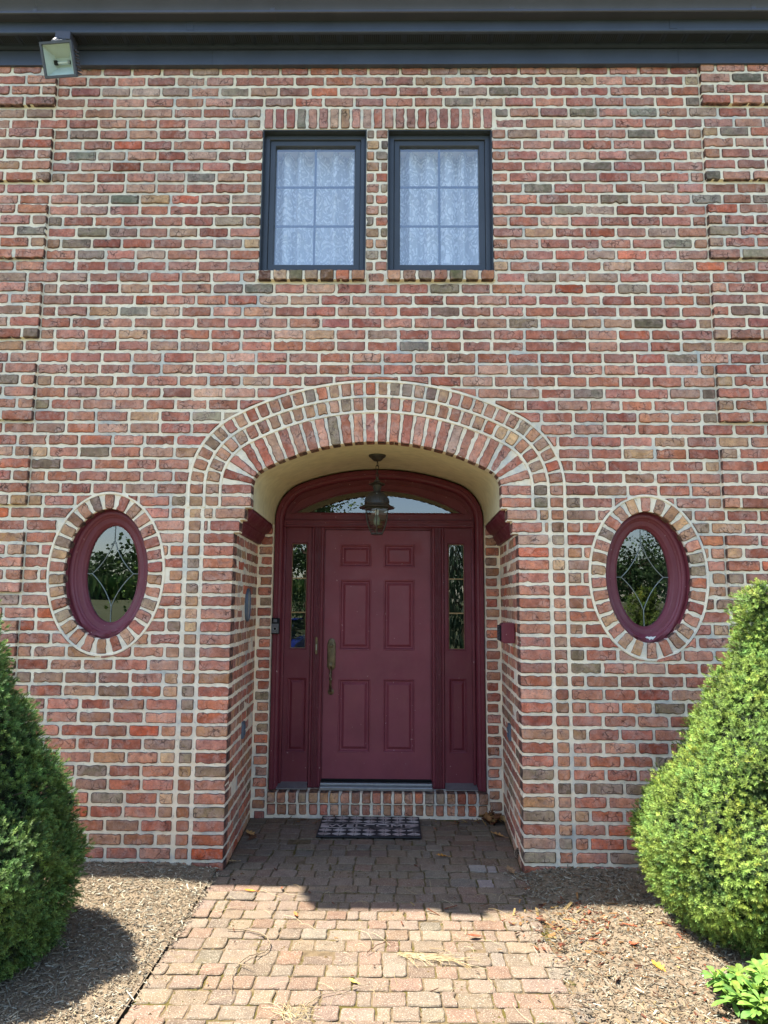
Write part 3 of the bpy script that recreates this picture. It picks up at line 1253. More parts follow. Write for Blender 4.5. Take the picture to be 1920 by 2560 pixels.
# oval windows
rng.seed(51)
for k, c in enumerate(OVC):
    ow = MB()
    prof = [(.002, .030), (.0, .066), (-.012, .060), (-.026, .060), (-.034, .066), (-.037, .076), (-.046, .080), (-.050, .088), (-.056, .090), (-.078, .090), (-.084, .094), (-.088, .104), (-.094, .108), (-.100, .116), (-.100, .137)]
    rings = []
    for o, y in prof:
        r = ell(c, OA + o, OB + o, y)
        # rough caulking bead along the lower edge
        if y < .067:
            r2 = []
            for (x, yy, z) in r:
                t = (c[1] - z) / OB
                if t > .62:
                    g = (t - .62) / .38
                    yy -= .012 * g * (1 + .9 * math.sin(x * 70 + o * 300) * math.sin(x * 23 + o * 90))
                    z -= .006 * g * (1 + math.sin(x * 55 + o * 200))
                r2.append((x, yy, z))
            r = r2
        rings.append(r)
    ow.loft(rings, M_OVAL, True)
    # mitre joints of the frame
    oo = fix_normals(ow.build('oval_window', house, 40))
    sur = MB()
    N = 30
    # brick ring: equal arc steps
    T = np.linspace(0, 2 * math.pi, 2001)
    am, bm_ = OA + .052, OB + .052
    ds = np.hypot(am * np.sin(T), bm_ * np.cos(T))
    S_ = np.concatenate([[0], np.cumsum((ds[1:] + ds[:-1]) / 2 * np.diff(T))])
    for j in range(N):
        t = float(np.interp((j + .5) / N * S_[-1], S_, T))
        nx, nz = math.cos(t) / OA, math.sin(t) / OB
        q = math.hypot(nx, nz)
        nx, nz = nx / q, nz / q
        bx, bz = c[0] + OA * math.cos(t), c[1] + OB * math.sin(t)
        fr = (Vector((bx + nx * .05, 0, bz + nz * .05)), Vector((nz, 0, -nx)), Vector((nx, 0, nz)), Vector((0, -1, 0)))
        rc = (OA * math.sin(t)) ** 2 + (OB * math.cos(t)) ** 2
        rad = rc ** 1.5 / (OA * OB)
        p = S_[-1] / N
        wi = min(.062, p * rad / (rad + .05) - .010)
        wo = min(.068, p * (rad + .1) / (rad + .05) - .014)
        h = .098 + G(0, .002)
        poly = [(u * ((wi + (wo - wi) * (v / h + .5)) / .064), v) for u, v in outline(.064, h)]
        add_brick(sur, poly, fr, .09, brick_col(PAL_H + PAL_S[:3], bx, bz))
    for off in (.1085,):
        def er(o, y):
            return ell(c, OA + o, OB + o, y)
        sur.loft([er(off - .0105, SH), er(off - .006, .001), er(off + .006, .001), er(off + .0105, SH)], MM_, True)
    sur.build('oval_brick_surround', house)
    gl = MB()
    pts = ell(c, OA - .099, OB - .099, .130)
    gl.add(pts, [tuple(range(NE))], M_GLASS)
    gl.build('pane', oo)
    cm = MB()
    a_, b_ = OA - .1, OB - .1
    Y = .1265
    top, bot, lf, rt = (c[0], c[1] + b_ * .70), (c[0], c[1] - b_ * .68), (c[0] - a_ * .80, c[1]), (c[0] + a_ * .80, c[1])

    def bow(p, q, dx, dz):
        return [(p[0] + (q[0] - p[0]) * t + dx * 4 * t * (1 - t) * .25, Y, p[1] + (q[1] - p[1]) * t + dz * 4 * t * (1 - t) * .25) for t in np.linspace(0, 1, 11)]
    sx = .16 * a_ * 2
    for p, q, dx, dz in ((top, rt, -sx, -sx * .8), (top, lf, sx, -sx * .8), (bot, rt, -sx, sx * .8), (bot, lf, sx, sx * .8)):
        cm.tube(bow(p, q, dx, dz), .0028, M_CAME, 6)
    for p, q in ((top, (c[0], c[1] + b_ * .99)), (bot, (c[0], c[1] - b_ * .99)), (lf, (c[0] - a_ * .99, c[1])), (rt, (c[0] + a_ * .99, c[1]))):
        cm.tube([(p[0], Y, p[1]), (q[0], Y, q[1])], .0028, M_CAME, 6)
    cm.build('leaded_diamond', oo)
    rm = MB()
    rm.loft([ell(c, OA - .09, OB - .09, .138), ell(c, OA - .05, OB - .05, .16), ell(c, OA + .1, OB + .1, 1.2)], M_DARK, True, False, True)
    rm.build('window_well', oo)
    if k == 1:
        ch = MB()
        sh = [(-.034, .004), (-.02, .010), (-.008, .006), (.004, .010), (.018, .007), (.036, .012), (.022, -.002), (.014, -.010), (.002, -.006), (-.006, -.014), (-.014, -.004), (-.026, -.002)]
        vs = []
        for u, v in sh:
            x_ = c[0] + .012 + u
            z_ = c[1] - OB + .028 + v
            vs.append((x_, .050, z_))
        vs += [(x_, .060, z_) for x_, _, z_ in vs]
        n = len(sh)
        ch.add(vs, [tuple(range(n))] + [(i, (i + 1) % n, n + (i + 1) % n, n + i) for i in range(n)], M_WHITE)
        fix_normals(ch.build('paint_flake', oo))

# ------------------------------------------------------------------ entrance joinery
DX0, DX1, DZ0, DZ1 = -.452, .432, .256, 2.266
ML = (-.560, -.458)
MR = (.439, .541)
YF = 1.215      # mullion / bar front
YD = 1.262      # door face
df = MB()
cprof = [(0.0, 1.24), (0.0, 1.155), (-.004, 1.148), (-.010, 1.146), (-.030, 1.146), (-.036, 1.152), (-.040, 1.160), (-.052, 1.164), (-.060, 1.172), (-.066, 1.186), (-.068, 1.222)]
rings = []
for o, y in cprof:
    rings.append([(x, y, z) for x, z, _, _ in CA.path(o, 16, 60, 6)])
df.loft(rings, M_MAROON, False)
# head panel around the fanlight (between casing and bar)
LENS = []


def lens(off, y=None):
    xl, zb, zt = .700 - off * 2.6, 2.405 + off, 2.600 - off
    h = zt - zb
    R = (xl * xl + h * h) / (2 * h)
    pts = []
    n = 40
    a1 = math.asin(xl / R)
    for k in range(n + 1):
        a = -a1 + 2 * a1 * k / n
        pts.append((-.008 + R * math.sin(a), zt - R + R * math.cos(a)))
    pts = [p for p in pts]
    pts += [(-.008 + xl * (1 - 2 * k / 20), zb) for k in range(1, 20)]
    return pts if y is None else [(x, y, z) for x, z in pts]


hp = [(x, z) for x, z, _, _ in CA.path(-.069, 16, 60, 2) if z > 2.335]
hp = [(hp[0][0], 2.335)] + hp + [(hp[-1][0], 2.335)]
plate(df, hp, [lens(-.012)], 1.222, 1.25, M_MAROON)
# raised inner rib on the arched head
for o0, o1 in ((-.105, -.118),):
    r = [[(x, y, z) for x, z, _, _ in CA.path(o, 16, 60, 2) if True] for o, y in ((-.100, 1.2225), (-.102, 1.213), (-.110, 1.213), (-.112, 1.2225))]
    r = [[(x, y, max(z, 2.40)) for x, y, z in ring] for ring in r]
    df.loft(r, M_MAROON, False)
# bars and posts
rect_loft(df, -.795, .790, 2.284, 2.345, [(-.001, 1.24), (0, 1.206), (.006, 1.198), (.018, 1.198), (.021, 1.206), (.030, 1.207)], M_MAROON, True)
for x0, x1 in (ML, MR):
    pr = [(x0, 1.25), (x0, YF + .012), (x0 + .006, YF + .004), (x0 + .018, YF + .004), (x0 + .022, YF)]
    nf = 4
    a, b = x0 + .024, x1 - .024
    for q in range(nf):
        u0 = a + (b - a) * q / nf
        u1 = a + (b - a) * (q + 1) / nf
        pr += [(u0 + .0015, YF - .003), (u0 + .0035, YF + .006), (u1 - .0035, YF + .006), (u1 - .0015, YF - .003)]
    pr += [(x1 - .022, YF), (x1 - .018, YF + .004), (x1 - .006, YF + .004), (x1, YF + .012), (x1, 1.25)]
    df.loft([[(x, y, .196) for x, y in pr], [(x, y, 2.2835) for x, y in pr]], M_MAROON, True, True, True)
# inner stops at outer edge of the sidelights
for x0, x1 in ((-.793, -.772), (.766, .788)):
    df.box(x0, x1, 1.20, 1.25, .23, 2.2835, M_MAROON, ch=.004)
# jamb strips beside the door
df.box(ML[1] + .0005, DX0 - .001, 1.235, 1.30, .25, 2.2838, M_MAROON)
df.box(DX1 + .001, MR[0] - .0005, 1.235, 1.30, .25, 2.2838, M_MAROON)
df.box(DX0 - .0005, DX1 + .0005, 1.232, 1.30, DZ1 + .003, 2.2838, M_MAROON)
dfo = fix_normals(df.build('door_frame', house, 32))

fan = MB()
lp = [(-.012, 1.2215), (-.008, 1.214), (-.003, 1.214), (.001, 1.222), (.004, 1.2225), (.005, 1.244)]
fan.loft([lens(o, y) for o, y in lp], M_MAROON, True)
fo = fix_normals(fan.build('fanlight', house, 40))
g = MB()
g.add(lens(.003, 1.240), [tuple(range(len(lens(0))))], M_GLASS)
g.build('pane', fo)


def panelled(mb, x0, x1, z0, z1, y, openings, mat, thick=.045):
    """slab face with recessed openings: list of (x0,x1,z0,z1)"""
    xs = sorted({x0, x1} | {o[0] for o in openings} | {o[1] for o in openings})
    zs = sorted({z0, z1} | {o[2] for o in openings} | {o[3] for o in openings})
    for i in range(len(xs) - 1):
        for j in range(len(zs) - 1):
            cx, cz = (xs[i] + xs[i + 1]) / 2, (zs[j] + zs[j + 1]) / 2
            if any(o[0] < cx < o[1] and o[2] < cz < o[3] for o in openings):
                continue
            mb.add(rect(xs[i], xs[i + 1], zs[j], zs[j + 1], y), [(0, 1, 2, 3)], mat)
    r0 = rect(x0, x1, z0, z1, y)
    r1 = rect(x0, x1, z0, z1, y + thick)
    mb.loft([r0, r1], mat, True, False, False)


door = MB()
PN = []
for (xa, xb) in ((-.326, -.062), (.040, .300)):
    for (za, zb) in ((1.955, 2.146), (1.272, 1.852), (.458, 1.043)):
        PN.append((xa, xb, za, zb))
panelled(door, DX0, DX1, DZ0, DZ1, YD, PN, M_DOOR)
door_o = fix_normals(door.build('door', house))
RP = [(0, YD), (.004, YD - .004), (.010, YD - .003), (.015, YD + .009), (.021, YD + .014), (.029, YD + .014), (.046, YD + .001), (.049, YD - .0005)]
for p in PN:
    pm = MB()
    rect_loft(pm, *p, RP, M_DOOR, True)
    fix_normals(pm.build('door_panel', door_o))
hs = MB()
# escutcheon
hx = -.386
yb = YD - .001
es = [(-.034, .0), (.034, .0), (.034, .09), (.028, .103), (.026, .115), (.016, .126), (0, .131), (-.016, .126), (-.026, .115), (-.028, .103), (-.034, .09)]
es = [(u, v) for u, v in es]
low_e = [(.034, -.07), (.028, -.085), (.016, -.098), (.010, -.112), (0, -.118), (-.010, -.112), (-.016, -.098), (-.028, -.085), (-.034, -.07)]
shape = [(.034, .09), (.028, .103), (.026, .115), (.016, .126), (0, .131), (-.016, .126), (-.026, .115), (-.028, .103), (-.034, .09), (-.034, -.10)] + [(-.026, -.114), (-.012, -.128), (0, -.138), (.012, -.128), (.026, -.114), (.034, -.10)]
zc = 1.238
hs.loft([[(hx + u * s, y, zc + v * s) for u, v in shape] for s, y in ((1, yb), (1, yb - .004), (.9, yb - .008), (.86, yb - .009))], M_BRASS, True, False, True)
hs.lathe([(.0, -.024), (.012, -.022), (.015, -.012), (.016, 0)], M_BRASS, (hx, yb - .006, zc + .07), 16, ax='y')
hs.box(hx - .002, hx + .002, yb - .032, yb - .028, zc + .066, zc + .074, M_BLACK)
hs.tube([(hx, yb - .006, zc - .085), (hx, yb - .035, zc - .078), (hx, yb - .052, zc - .075)], [.008, .009, .013], M_BRASS, 10)
hs.tube([(hx, yb - .006, zc - .105), (hx, yb - .04, zc - .118), (hx, yb - .055, zc - .16), (hx, yb - .058, zc - .20), (hx, yb - .052, zc - .25), (hx, yb - .035, zc - .285), (hx, yb - .004, zc - .298)], [.008, .009, .012, .014, .011, .009, .010], M_BRASS, 12)
hs.lathe([(.026, 0), (.026, -.004), (.018, -.009), (.008, -.012), (0, -.012)], M_BRASS, (hx, yb, zc - .300), 20, ax='y')
fix_normals(hs.build('door_handle', door_o, 40))
sw = MB()
sw.box(DX0 + .002, DX1 - .002, YD - .006, YD + .03, DZ0 - .012, DZ0 - .001, M_BLACK)
sw.build('door_sweep', door_o)
st = MB()
st.loft([[(-.508 + u, y, 1.306 + v) for u, v in ((-.008, .066), (-.004, .074), (.006, .074), (.012, .066), (.012, -.05), (.008, -.064), (-.004, -.064), (-.008, -.05))] for y in (YF - .0035, YF - .0055)], M_BRASS, True, False, True)
st.box(-.509, -.503, YF - .007, YF - .0056, 1.276, 1.322, M_ALU)
fix_normals(st.build('strike_plate', dfo))
# sidelights
for k, (x0, x1, gx0, gx1, px0, px1) in enumerate(((-.772, -.562, -.722, -.602, -.742, -.582), (.543, .766, .580, .704, .575, .722))):
    sm = MB()
    GZ0, GZ1, PZ0, PZ1 = 1.290, 2.145, .464, 1.053
    Y = 1.236
    e = .012
    panelled(sm, x0, x1, .236, 2.2835, Y, [(gx0 - e, gx1 + e, GZ0 - e, GZ1 + e), (px0, px1, PZ0, PZ1)], M_MAROON, .04)
    rect_loft(sm, gx0 - e, gx1 + e, GZ0 - e, GZ1 + e, [(0, Y), (.003, Y - .006), (.008, Y - .005), (.011, Y + .004), (.012, Y + .012)], M_MAROON)
    so_ = fix_normals(sm.build('sidelight', house))
    pm = MB()
    rp = [(i * 1.05, yy - YD + Y) for i, yy in RP]
    rp = [(0, Y), (.004, Y - .003), (.010, Y), (.016, Y + .010), (.022, Y + .012), (.040, Y + .001), (.043, Y)]
    rect_loft(pm, px0, px1, PZ0, PZ1, rp, M_MAROON, True)
    fix_normals(pm.build('sidelight_panel', so_))
    gm = MB()
    gm.add(rect(gx0, gx1, GZ0, GZ1, Y + .010), [(0, 1, 2, 3)], M_GLASS)
    gm.build('pane', so_)
    bm2 = MB()
    for zz in (1.860, 1.579):
        bm2.box(gx0 + .001, gx1 - .001, Y + .0055, Y + .0085, zz - .005, zz + .005, M_TAN)
    rect_loft(bm2, gx0, gx1, GZ0, GZ1, [(0.0, Y + .0085), (.0, Y + .006), (.0025, Y + .006), (.0025, Y + .0092)], M_TAN)
    bm2.build('grille_bar', so_)
th = MB()
th.box(ML[1], MR[0], 1.150, 1.30, .1905, .216, M_ALU, ch=.004)
th.box(ML[1] + .001, MR[0] - .001, 1.205, 1.30, .2165, .234, M_ALU, ch=.003)
th.box(DX0, DX1, 1.24, 1.30, .2345, .243, M_BLACK)
for x0, x1 in ((-.80, ML[0]), (MR[1], .796)):
    vs = [(x0, 1.155, .196), (x1, 1.155, .196), (x1, 1.155, .203), (x0, 1.155, .203), (x0, 1.236, .236), (x1, 1.236, .236)]
    th.add(vs, [(0, 1, 2, 3), (3, 2, 5, 4)], M_ALU)
fix_normals(th.build('threshold', house))

# ------------------------------------------------------------------ things on and in the porch
# doorbell
db = thing('doorbell', 'black and grey video doorbell on the left door frame', 'doorbell', (-.834, 1.146, 1.47))
m = MB()
m.box(-.036, .036, -.026, .0, -.064, .064, M_BLACK, ch=.007)
m.build('body', db, 40)
m = MB()
m.box(-.029, .029, -.0285, -.0255, -.057, .018, M_GREYP, ch=.0012)
m.build('faceplate', db)
m = MB()
m.tube([(.013 * math.cos(a), -.0290, -.022 + .013 * math.sin(a)) for a in np.linspace(0, 2 * math.pi, 25)[:-1]], .0022, M_ALU, 6, closed=True)
m.lathe([(.0105, 0), (.0105, -.002), (0, -.002)], M_BLACK, (0, -.0286, -.022), 20, ax='y')
m.build('button', db)
m = MB()
m.lathe([(.011, 0), (.011, -.002), (.006, -.004), (0, -.004)], M_GREYP, (0, -.0262, .042), 20, ax='y')
m.box(-.014, .014, -.0270, -.0262, .030, .054, M_GREYP)
m.build('camera_lens', db)


def text_part(txt, size, mat, name, parent, loc, rot, extrude=.0006):
    cu = bpy.data.curves.new('tmp', 'FONT')
    cu.body = txt
    cu.size = size
    cu.align_x = 'CENTER'
    cu.align_y = 'CENTER'
    cu.extrude = extrude
    ob = bpy.data.objects.new('tmp', cu)
    COL.objects.link(ob)
    dg = bpy.context.evaluated_depsgraph_get()
    dg.update()
    me = bpy.data.meshes.new_from_object(ob.evaluated_get(dg))
    bpy.data.objects.remove(ob)
    me.name = name
    me.materials.clear()
    me.materials.append(mat)
    o = bpy.data.objects.new(name, me)
    COL.objects.link(o)
    o.parent = parent
    o.location = loc
    o.rotation_euler = rot
    return o


text_part('ring', .013, M_ALU, 'lettering', db, (0, -.0289, -.049), (math.pi / 2, 0, 0))

# oval plaque on the left reveal
pq = thing('oval_plaque', 'thin oval grey plaque with a dark blue rim on the left entry wall', 'plaque', (-.9655, .60, 1.640))
pq.rotation_euler = (0, 0, .0436)
m = MB()


def oval_x(a, b, x, n=40):
    return [(x, a * math.cos(2 * math.pi * k / n), b * math.sin(2 * math.pi * k / n)) for k in range(n)]


m.loft([oval_x(.066, .112, .004), oval_x(.066, .112, .016), oval_x(.050, .096, .019)], simple('plaque_face', (.32, .33, .32), .6, .1, .25, 40), True, True, True)
fix_normals(m.build('face', pq, 40))
m = MB()
m.loft([oval_x(.072, .118, .0), oval_x(.076, .122, .010), oval_x(.075, .121, .020), oval_x(.070, .116, .024), oval_x(.065, .111, .020), oval_x(.065, .111, .005)], M_PEWTER, True)
fix_normals(m.build('rim', pq, 40))

# outlets
for sg, lab in ((-1, 'small blue grey outlet cover low on the left entry wall'), (1, 'small blue grey outlet cover low on the right entry wall')):
    yy = .58
    xw = sg * (.937 + .048 * yy / 1.1)
    o = thing('outlet', lab, 'outlet', (xw, yy, .750), 'outlet covers on the entry walls')
    o.rotation_euler = (0, 0, -sg * .0436)
    m = MB()
    x0, x1 = sorted((-sg * .016, sg * .002))
    m.box(x0, x1, -.036, .036, -.058, .058, M_PEWTER, ch=.003)
    m.build('cover_plate', o)
    m = MB()
    for zc_ in (-.02, .02):
        x0, x1 = sorted((-sg * .024, -sg * .0165))
        m.box(x0, x1, -.018, .018, zc_ - .015, zc_ + .015, M_PEWTER, ch=.003)
    m.build('flap', o)

# maroon outdoor speaker on the right reveal
sk = thing('wall_speaker', 'small maroon box speaker with a dark grille on the right entry wall', 'speaker', (.948, .26, 1.462))
m = MB()
prof = [(-.008, -.066), (-.078, -.066), (-.092, -.058), (-.098, -.05), (-.098, .05), (-.092, .062), (-.078, .07), (-.008, .07)]
m.loft([[(x, y, z) for x, z in prof] for y in (-.062, .062)], M_MAROON, True, True, True)
bo = fix_normals(m.build('body', sk))
bv = bo.modifiers.new('soft_edges', 'BEVEL')
bv.width = .004
bv.segments = 2
bv.limit_method = 'ANGLE'
m = MB()
m.box(-.110, -.0985, -.056, .056, -.050, .054, M_BLACK, ch=.004)
for k in range(9):
    zz = -.042 + k * .0105
    m.box(-.1125, -.1102, -.050, .050, zz, zz + .005, M_GREYP)
m.build('grille', sk)
m = MB()
m.box(-.0075, .008, -.03, .03, -.04, .04, M_BLACK)
m.build('bracket', sk)

# lantern
LX, LY = -.004, .50
ln = thing('hanging_lantern', 'dark bronze lantern with glass panes hanging in the entry arch', 'lantern', (LX, LY, 2.155))
VZ = 2.744 - 2.155
m = MB()
m.lathe([(.064, VZ + .012), (.064, VZ - .004), (.060, VZ - .010), (.046, VZ - .020), (.036, VZ - .032), (.026, VZ - .040), (.010, VZ - .044), (.0, VZ - .046)], M_BRONZE, n=32)
m.build('canopy', ln, 40)
m = MB()
zt, zb = VZ - .046, .425
nlk = 4
for k in range(nlk):
    zc_ = zt - (zt - zb) * (k + .5) / nlk
    hh = (zt - zb) / nlk * .64
    pts = []
    for a in np.linspace(0, 2 * math.pi, 17)[:-1]:
        u, v = .010 * math.cos(a), hh * math.sin(a)
        pts.append((u, 0, zc_ + v) if k % 2 else (0, u, zc_ + v))
    m.tube(pts, .0034, M_BRONZE, 6, closed=True)
m.tube([(.004, .004, zt), (.013, .004, zt - .03), (.006, -.004, zt - .07), (.004, .0, zb)], .0018, M_BLACK, 5)
m.build('chain', ln, 60)
m = MB()
m.lathe([(.0, .432), (.008, .430), (.012, .420), (.010, .412), (.018, .407), (.022, .400), (.022, .394), (.030, .388), (.058, .377), (.062, .372), (.058, .369), (.034, .366), (.033, .360), (.027, .345), (.021, .325), (.019, .318), (.019, .312)], M_BRONZE, n=32)
for k in range(14):
    a = 2 * math.pi * k / 14
    m.tube([(.034 * math.cos(a), .034 * math.sin(a), .364), (.028 * math.cos(a), .028 * math.sin(a), .345), (.022 * math.cos(a), .022 * math.sin(a), .322)], .0022, M_BRONZE, 5)
m.build('neck', ln, 40)
m = MB()
m.lathe([(.018, .318), (.035, .316), (.052, .309), (.067, .297), (.078, .280), (.086, .258), (.090, .236), (.091, .224), (.095, .219), (.112, .211), (.128, .203), (.131, .198), (.128, .194), (.112, .196), (.096, .198), (.09, .20)], M_BRONZE, n=40)
for k in range(40):
    a = 2 * math.pi * k / 40
    m.tube([(r * math.cos(a), r * math.sin(a), z) for r, z in ((.0815, .274), (.0875, .256), (.0915, .236))], .0016, M_BRONZE, 4)
m.lathe([(0, -.008), (.004, -.006), (.005, 0)], M_ALU, (0, -.066, .296), 10, ax='y')
m.build('dome', ln, 40)
gp = [(.092, .196), (.0915, .170), (.089, .140), (.083, .105), (.073, .070), (.060, .038), (.046, .010), (.044, .004)]
m = MB()
for k in range(6):
    a0 = 2 * math.pi * (k + .5) / 6
    a1 = 2 * math.pi * (k + 1.5) / 6
    m.loft([[((r - .003) * math.cos(a), (r - .003) * math.sin(a), z) for a in (a0, a1)] for r, z in gp], M_LGLASS, False)
m.build('glass', ln)
m = MB()
for k in range(6):
    a = 2 * math.pi * (k + .5) / 6
    m.tube([(r * math.cos(a), r * math.sin(a), z) for r, z in gp], .0042, M_BRONZE, 6)
m.lathe([(.090, .198), (.095, .196), (.095, .186), (.090, .184)], M_BRONZE, n=6, rot=math.pi / 6)
m.lathe([(.0, .0), (.044, .0), (.049, .004), (.047, .012), (.040, .013), (.0, .013)], M_BRONZE, n=6, rot=math.pi / 6)
m.build('cage', ln)
m = MB()
m.lathe([(.014, .196), (.014, .150), (.011, .149), (.011, .143), (.0, .142)], M_WHITE, n=14)
m.lathe([(.010, .142), (.022, .120), (.026, .095), (.020, .072), (.0, .064)], simple('bulb_glass', (.22, .22, .16), .15, 0, .05, 10), n=18)
m.build('bulb', ln, 50)

# flood light under the eaves
fl = thing('flood_light', 'square grey flood light with pale reflector under the eaves', 'light', (-2.14, -.36, 5.256))
FX = (Matrix.Rotation(math.radians(-5), 4, 'Z') @ Matrix.Rotation(math.radians(26), 4, 'X'))
W2, H2 = .112, .106
m = MB()


def rc(wv, hv, y, dz=0):
    return [(-wv, y, -hv + dz), (wv, y, -hv + dz), (wv, y, hv + dz), (-wv, y, hv + dz)]


m.loft([rc(W2 - .014, H2 - .014, .004), rc(W2 - .014, H2 - .014, -.012), rc(W2, H2, -.012), rc(W2, H2, .006), rc(W2 - .006, H2 - .006, .012), rc(W2 - .016, H2 - .016, .05), rc(.075, .080, .100), rc(.06, .06, .115)], M_FLOOD, True, False, True)
for k in range(7):
    zz = -.075 + k * .022
    m.box(.088, .108, .030, .088, zz, zz + .006, M_FLOOD)
    m.box(-.108, -.088, .030, .088, zz, zz + .006, M_FLOOD)
m.xf(FX)
fix_normals(m.build('housing', fl))
m = MB()
m.loft([rc(W2 - .0145, H2 - .0145, .002), rc(.045, .028, .072), ], M_REFL, True, False, True)
m.xf(FX)
fix_normals(m.build('reflector', fl))
m = MB()
m.lathe([(.0, 0), (.006, 0), (.006, .07), (.0, .07)], M_WHITE, (-.035, .055, -.004), 12, ax='x')
m.box(-.060, -.038, .045, .064, -.016, .012, M_BLACK, ch=.003)
m.box(.038, .052, .045, .064, -.014, .010, M_ALU, ch=.003)
m.xf(FX)
m.build('bulb', fl)
m = MB()
m.add([(-W2 + .015, -.004, -H2 + .015), (W2 - .015, -.004, -H2 + .015), (W2 - .015, -.004, H2 - .015), (-W2 + .015, -.004, H2 - .015)], [(0, 1, 2, 3)], mat_glass('flood_glass', 1.3, (.93, .97, .95)))
m.xf(FX)
m.build('lens', fl)
m = MB()
m.box(-.04, .04, .015, .055, .102, .120, M_FLOOD, ch=.004)
m.xf(FX)
m.tube([(-.03, -.02, .108), (-.045, .05, .19), (-.06, .20, .300)], .020, M_FLOOD, 10)
m.build('knuckle', fl)
m = MB()
m.box(-.127, -.018, .165, .285, .298, .3645, M_GUTTER, ch=.005)
m.build('junction_box', fl)

# doormat
mt = thing('doormat', 'black and white diamond patterned welcome mat in front of the step', 'doormat', (-.047, .853, .012))
MWx, MWy = .375, .238
m = MB()
m.box(-MWx, MWx, -MWy, MWy, -.004, .006, M_MATR, ch=.003)
m.build('rubber_base', mt)
m = MB()


def quad(mb, pts, z0, z1, mat):
    n = len(pts)
    vs = [(x, y, z0) for x, y in pts] + [(x, y, z1) for x, y in pts]
    mb.add(vs, [tuple(range(n, 2 * n))] + [(i, (i + 1) % n, n + (i + 1) % n, n + i) for i in range(n)], mat)


def clipbox(pts, x0, x1, y0, y1):
    def cl(p, f, inter):
        out = []
        for i in range(len(p)):
            a, b = p[i - 1], p[i]
            fa, fb = f(a), f(b)
            if fb >= 0:
                if fa < 0:
                    out.append(inter(a, b, fa, fb))
                out.append(b)
            elif fa >= 0:
                out.append(inter(a, b, fa, fb))
        return out

    def it(a, b, fa, fb):
        t = fa / (fa - fb)
        return (a[0] + (b[0] - a[0]) * t, a[1] + (b[1] - a[1]) * t)
    for f in (lambda p: p[0] - x0, lambda p: x1 - p[0], lambda p: p[1] - y0, lambda p: y1 - p[1]):
        pts = cl(pts, f, it)
        if len(pts) < 3:
            return None
    return pts


for (ya, yb_) in ((-.228, -.062), (.062, .228)):
    m = MB()
    hh = (yb_ - ya) / 2
    for row in range(2):
        for kx in range(-4, 5):
            cx = kx * .108 + (0 if True else .054)
            cyy = ya + hh * .5 + row * hh
            for s0, s1 in ((0, .34), (.48, .66), (.80, .96)):
                dw, dh = .054, hh * .5
                for q in range(4):
                    sgx = (1, -1, -1, 1)[q]
                    sgy = (1, 1, -1, -1)[q]
                    if s0 == 0:
                        if q:
                            continue
                        P = [(cx + dw * s1, cyy), (cx, cyy + dh * s1), (cx - dw * s1, cyy), (cx, cyy - dh * s1)]
                    else:
                        e = .06
                        P = [(cx + sgx * dw * (s0 - e), cyy + sgy * dh * e), (cx + sgx * dw * (s1 - e), cyy + sgy * dh * e), (cx + sgx * dw * e, cyy + sgy * dh * (s1 - e)), (cx + sgx * dw * e, cyy + sgy * dh * (s0 - e))]
                        if sgx * sgy < 0:
                            P = P[::-1]
                    P = clipbox(P, -.365, .365, ya, yb_)
                    if P:
                        quad(m, P, .0055, .0085, M_MATP)
    m.build('diamond_band', mt)
m = MB()
quad(m, [(-.362, -.045), (-.30, -.045), (-.30, .045), (-.362, .045)], .0055, .0082, M_MATP)
quad(m, [(.30, -.045), (.362, -.045), (.362, .045), (.30, .045)], .0055, .0082, M_MATP)
quad(m, [(-.30, .046), (.30, .046), (.30, .052), (-.30, .052)], .0055, .0082, M_MATP)
quad(m, [(-.30, -.052), (.30, -.052), (.30, -.046), (-.30, -.046)], .0055, .0082, M_MATP)
m.build('band', mt)
tx = text_part('WELCOME', .092, M_MATP, 'lettering', mt, (0, 0, .0068), (0, 0, 0), .0016)
tx.scale = (1.42, 1, 1)

# ------------------------------------------------------------------ ground
def grid_mesh(name, xs, ys, fz, mat):
    mb = MB()
    nx, ny = len(xs), len(ys)
    vs = [(x, y, fz(x, y)) for y in ys for x in xs]
    fs = [(j * nx + i, j * nx + i + 1, (j + 1) * nx + i + 1, (j + 1) * nx + i) for j in range(ny - 1) for i in range(nx - 1)]
    mb.add(vs, fs, mat)
    return mb.build(name, None, 60)


def terrain(x, y):
    t = max(0., min(1., (-y - 8) / 18))
    return -.09 + 1.80 * t * t * (3 - 2 * t)


lawn = grid_mesh('lawn', list(np.linspace(-120, 120, 41)), list(np.linspace(-160, 30, 96)), terrain, M_LAWN)
kind(lawn, 'structure')

PX0, PX1 = -.972, .962


def wob(x, y):
    return .5 * (math.sin(x * 7.1 + y * 3.3) + math.sin(x * 3.7 - y * 6.1 + 1.3) + .6 * math.sin(x * 13 + y * 11)) / 2.6


def mulch_z(x, y):
    d = (PX0 - x) if x < 0 else (x - PX1)
    base = .006 + .012 * wob(x, y) + .012 * max(0, min(1, (y + .5) * 2))
    return base + min(.02, max(0, d) * .08)


for x0, x1 in ((-3.9, PX0 - .001), (PX1 - .14, 3.9)):
    g_ = grid_mesh('mulch_bed', list(np.linspace(x0, x1, 90)), list(np.linspace(-3.0, .004, 90)), mulch_z, M_MULCH)
    if x0 > 0:
        for v in g_.data.vertices:
            if v.co.x < PX1 + .05:
                v.co.z -= .03 * (PX1 + .05 - v.co.x) / .19
    kind(g_, 'structure')

ed = MB()
ed.tube([(PX0 - .006 + .004 * math.sin(q * 1.7), -.92 - q * .11, -.001 + .004 * math.sin(q * 2.3)) for q in range(20)], .0062, M_BLACK, 8)
tag(ed.build('edging_strip', None, 60), 'black plastic edging strip along the left side of the path', 'edging')

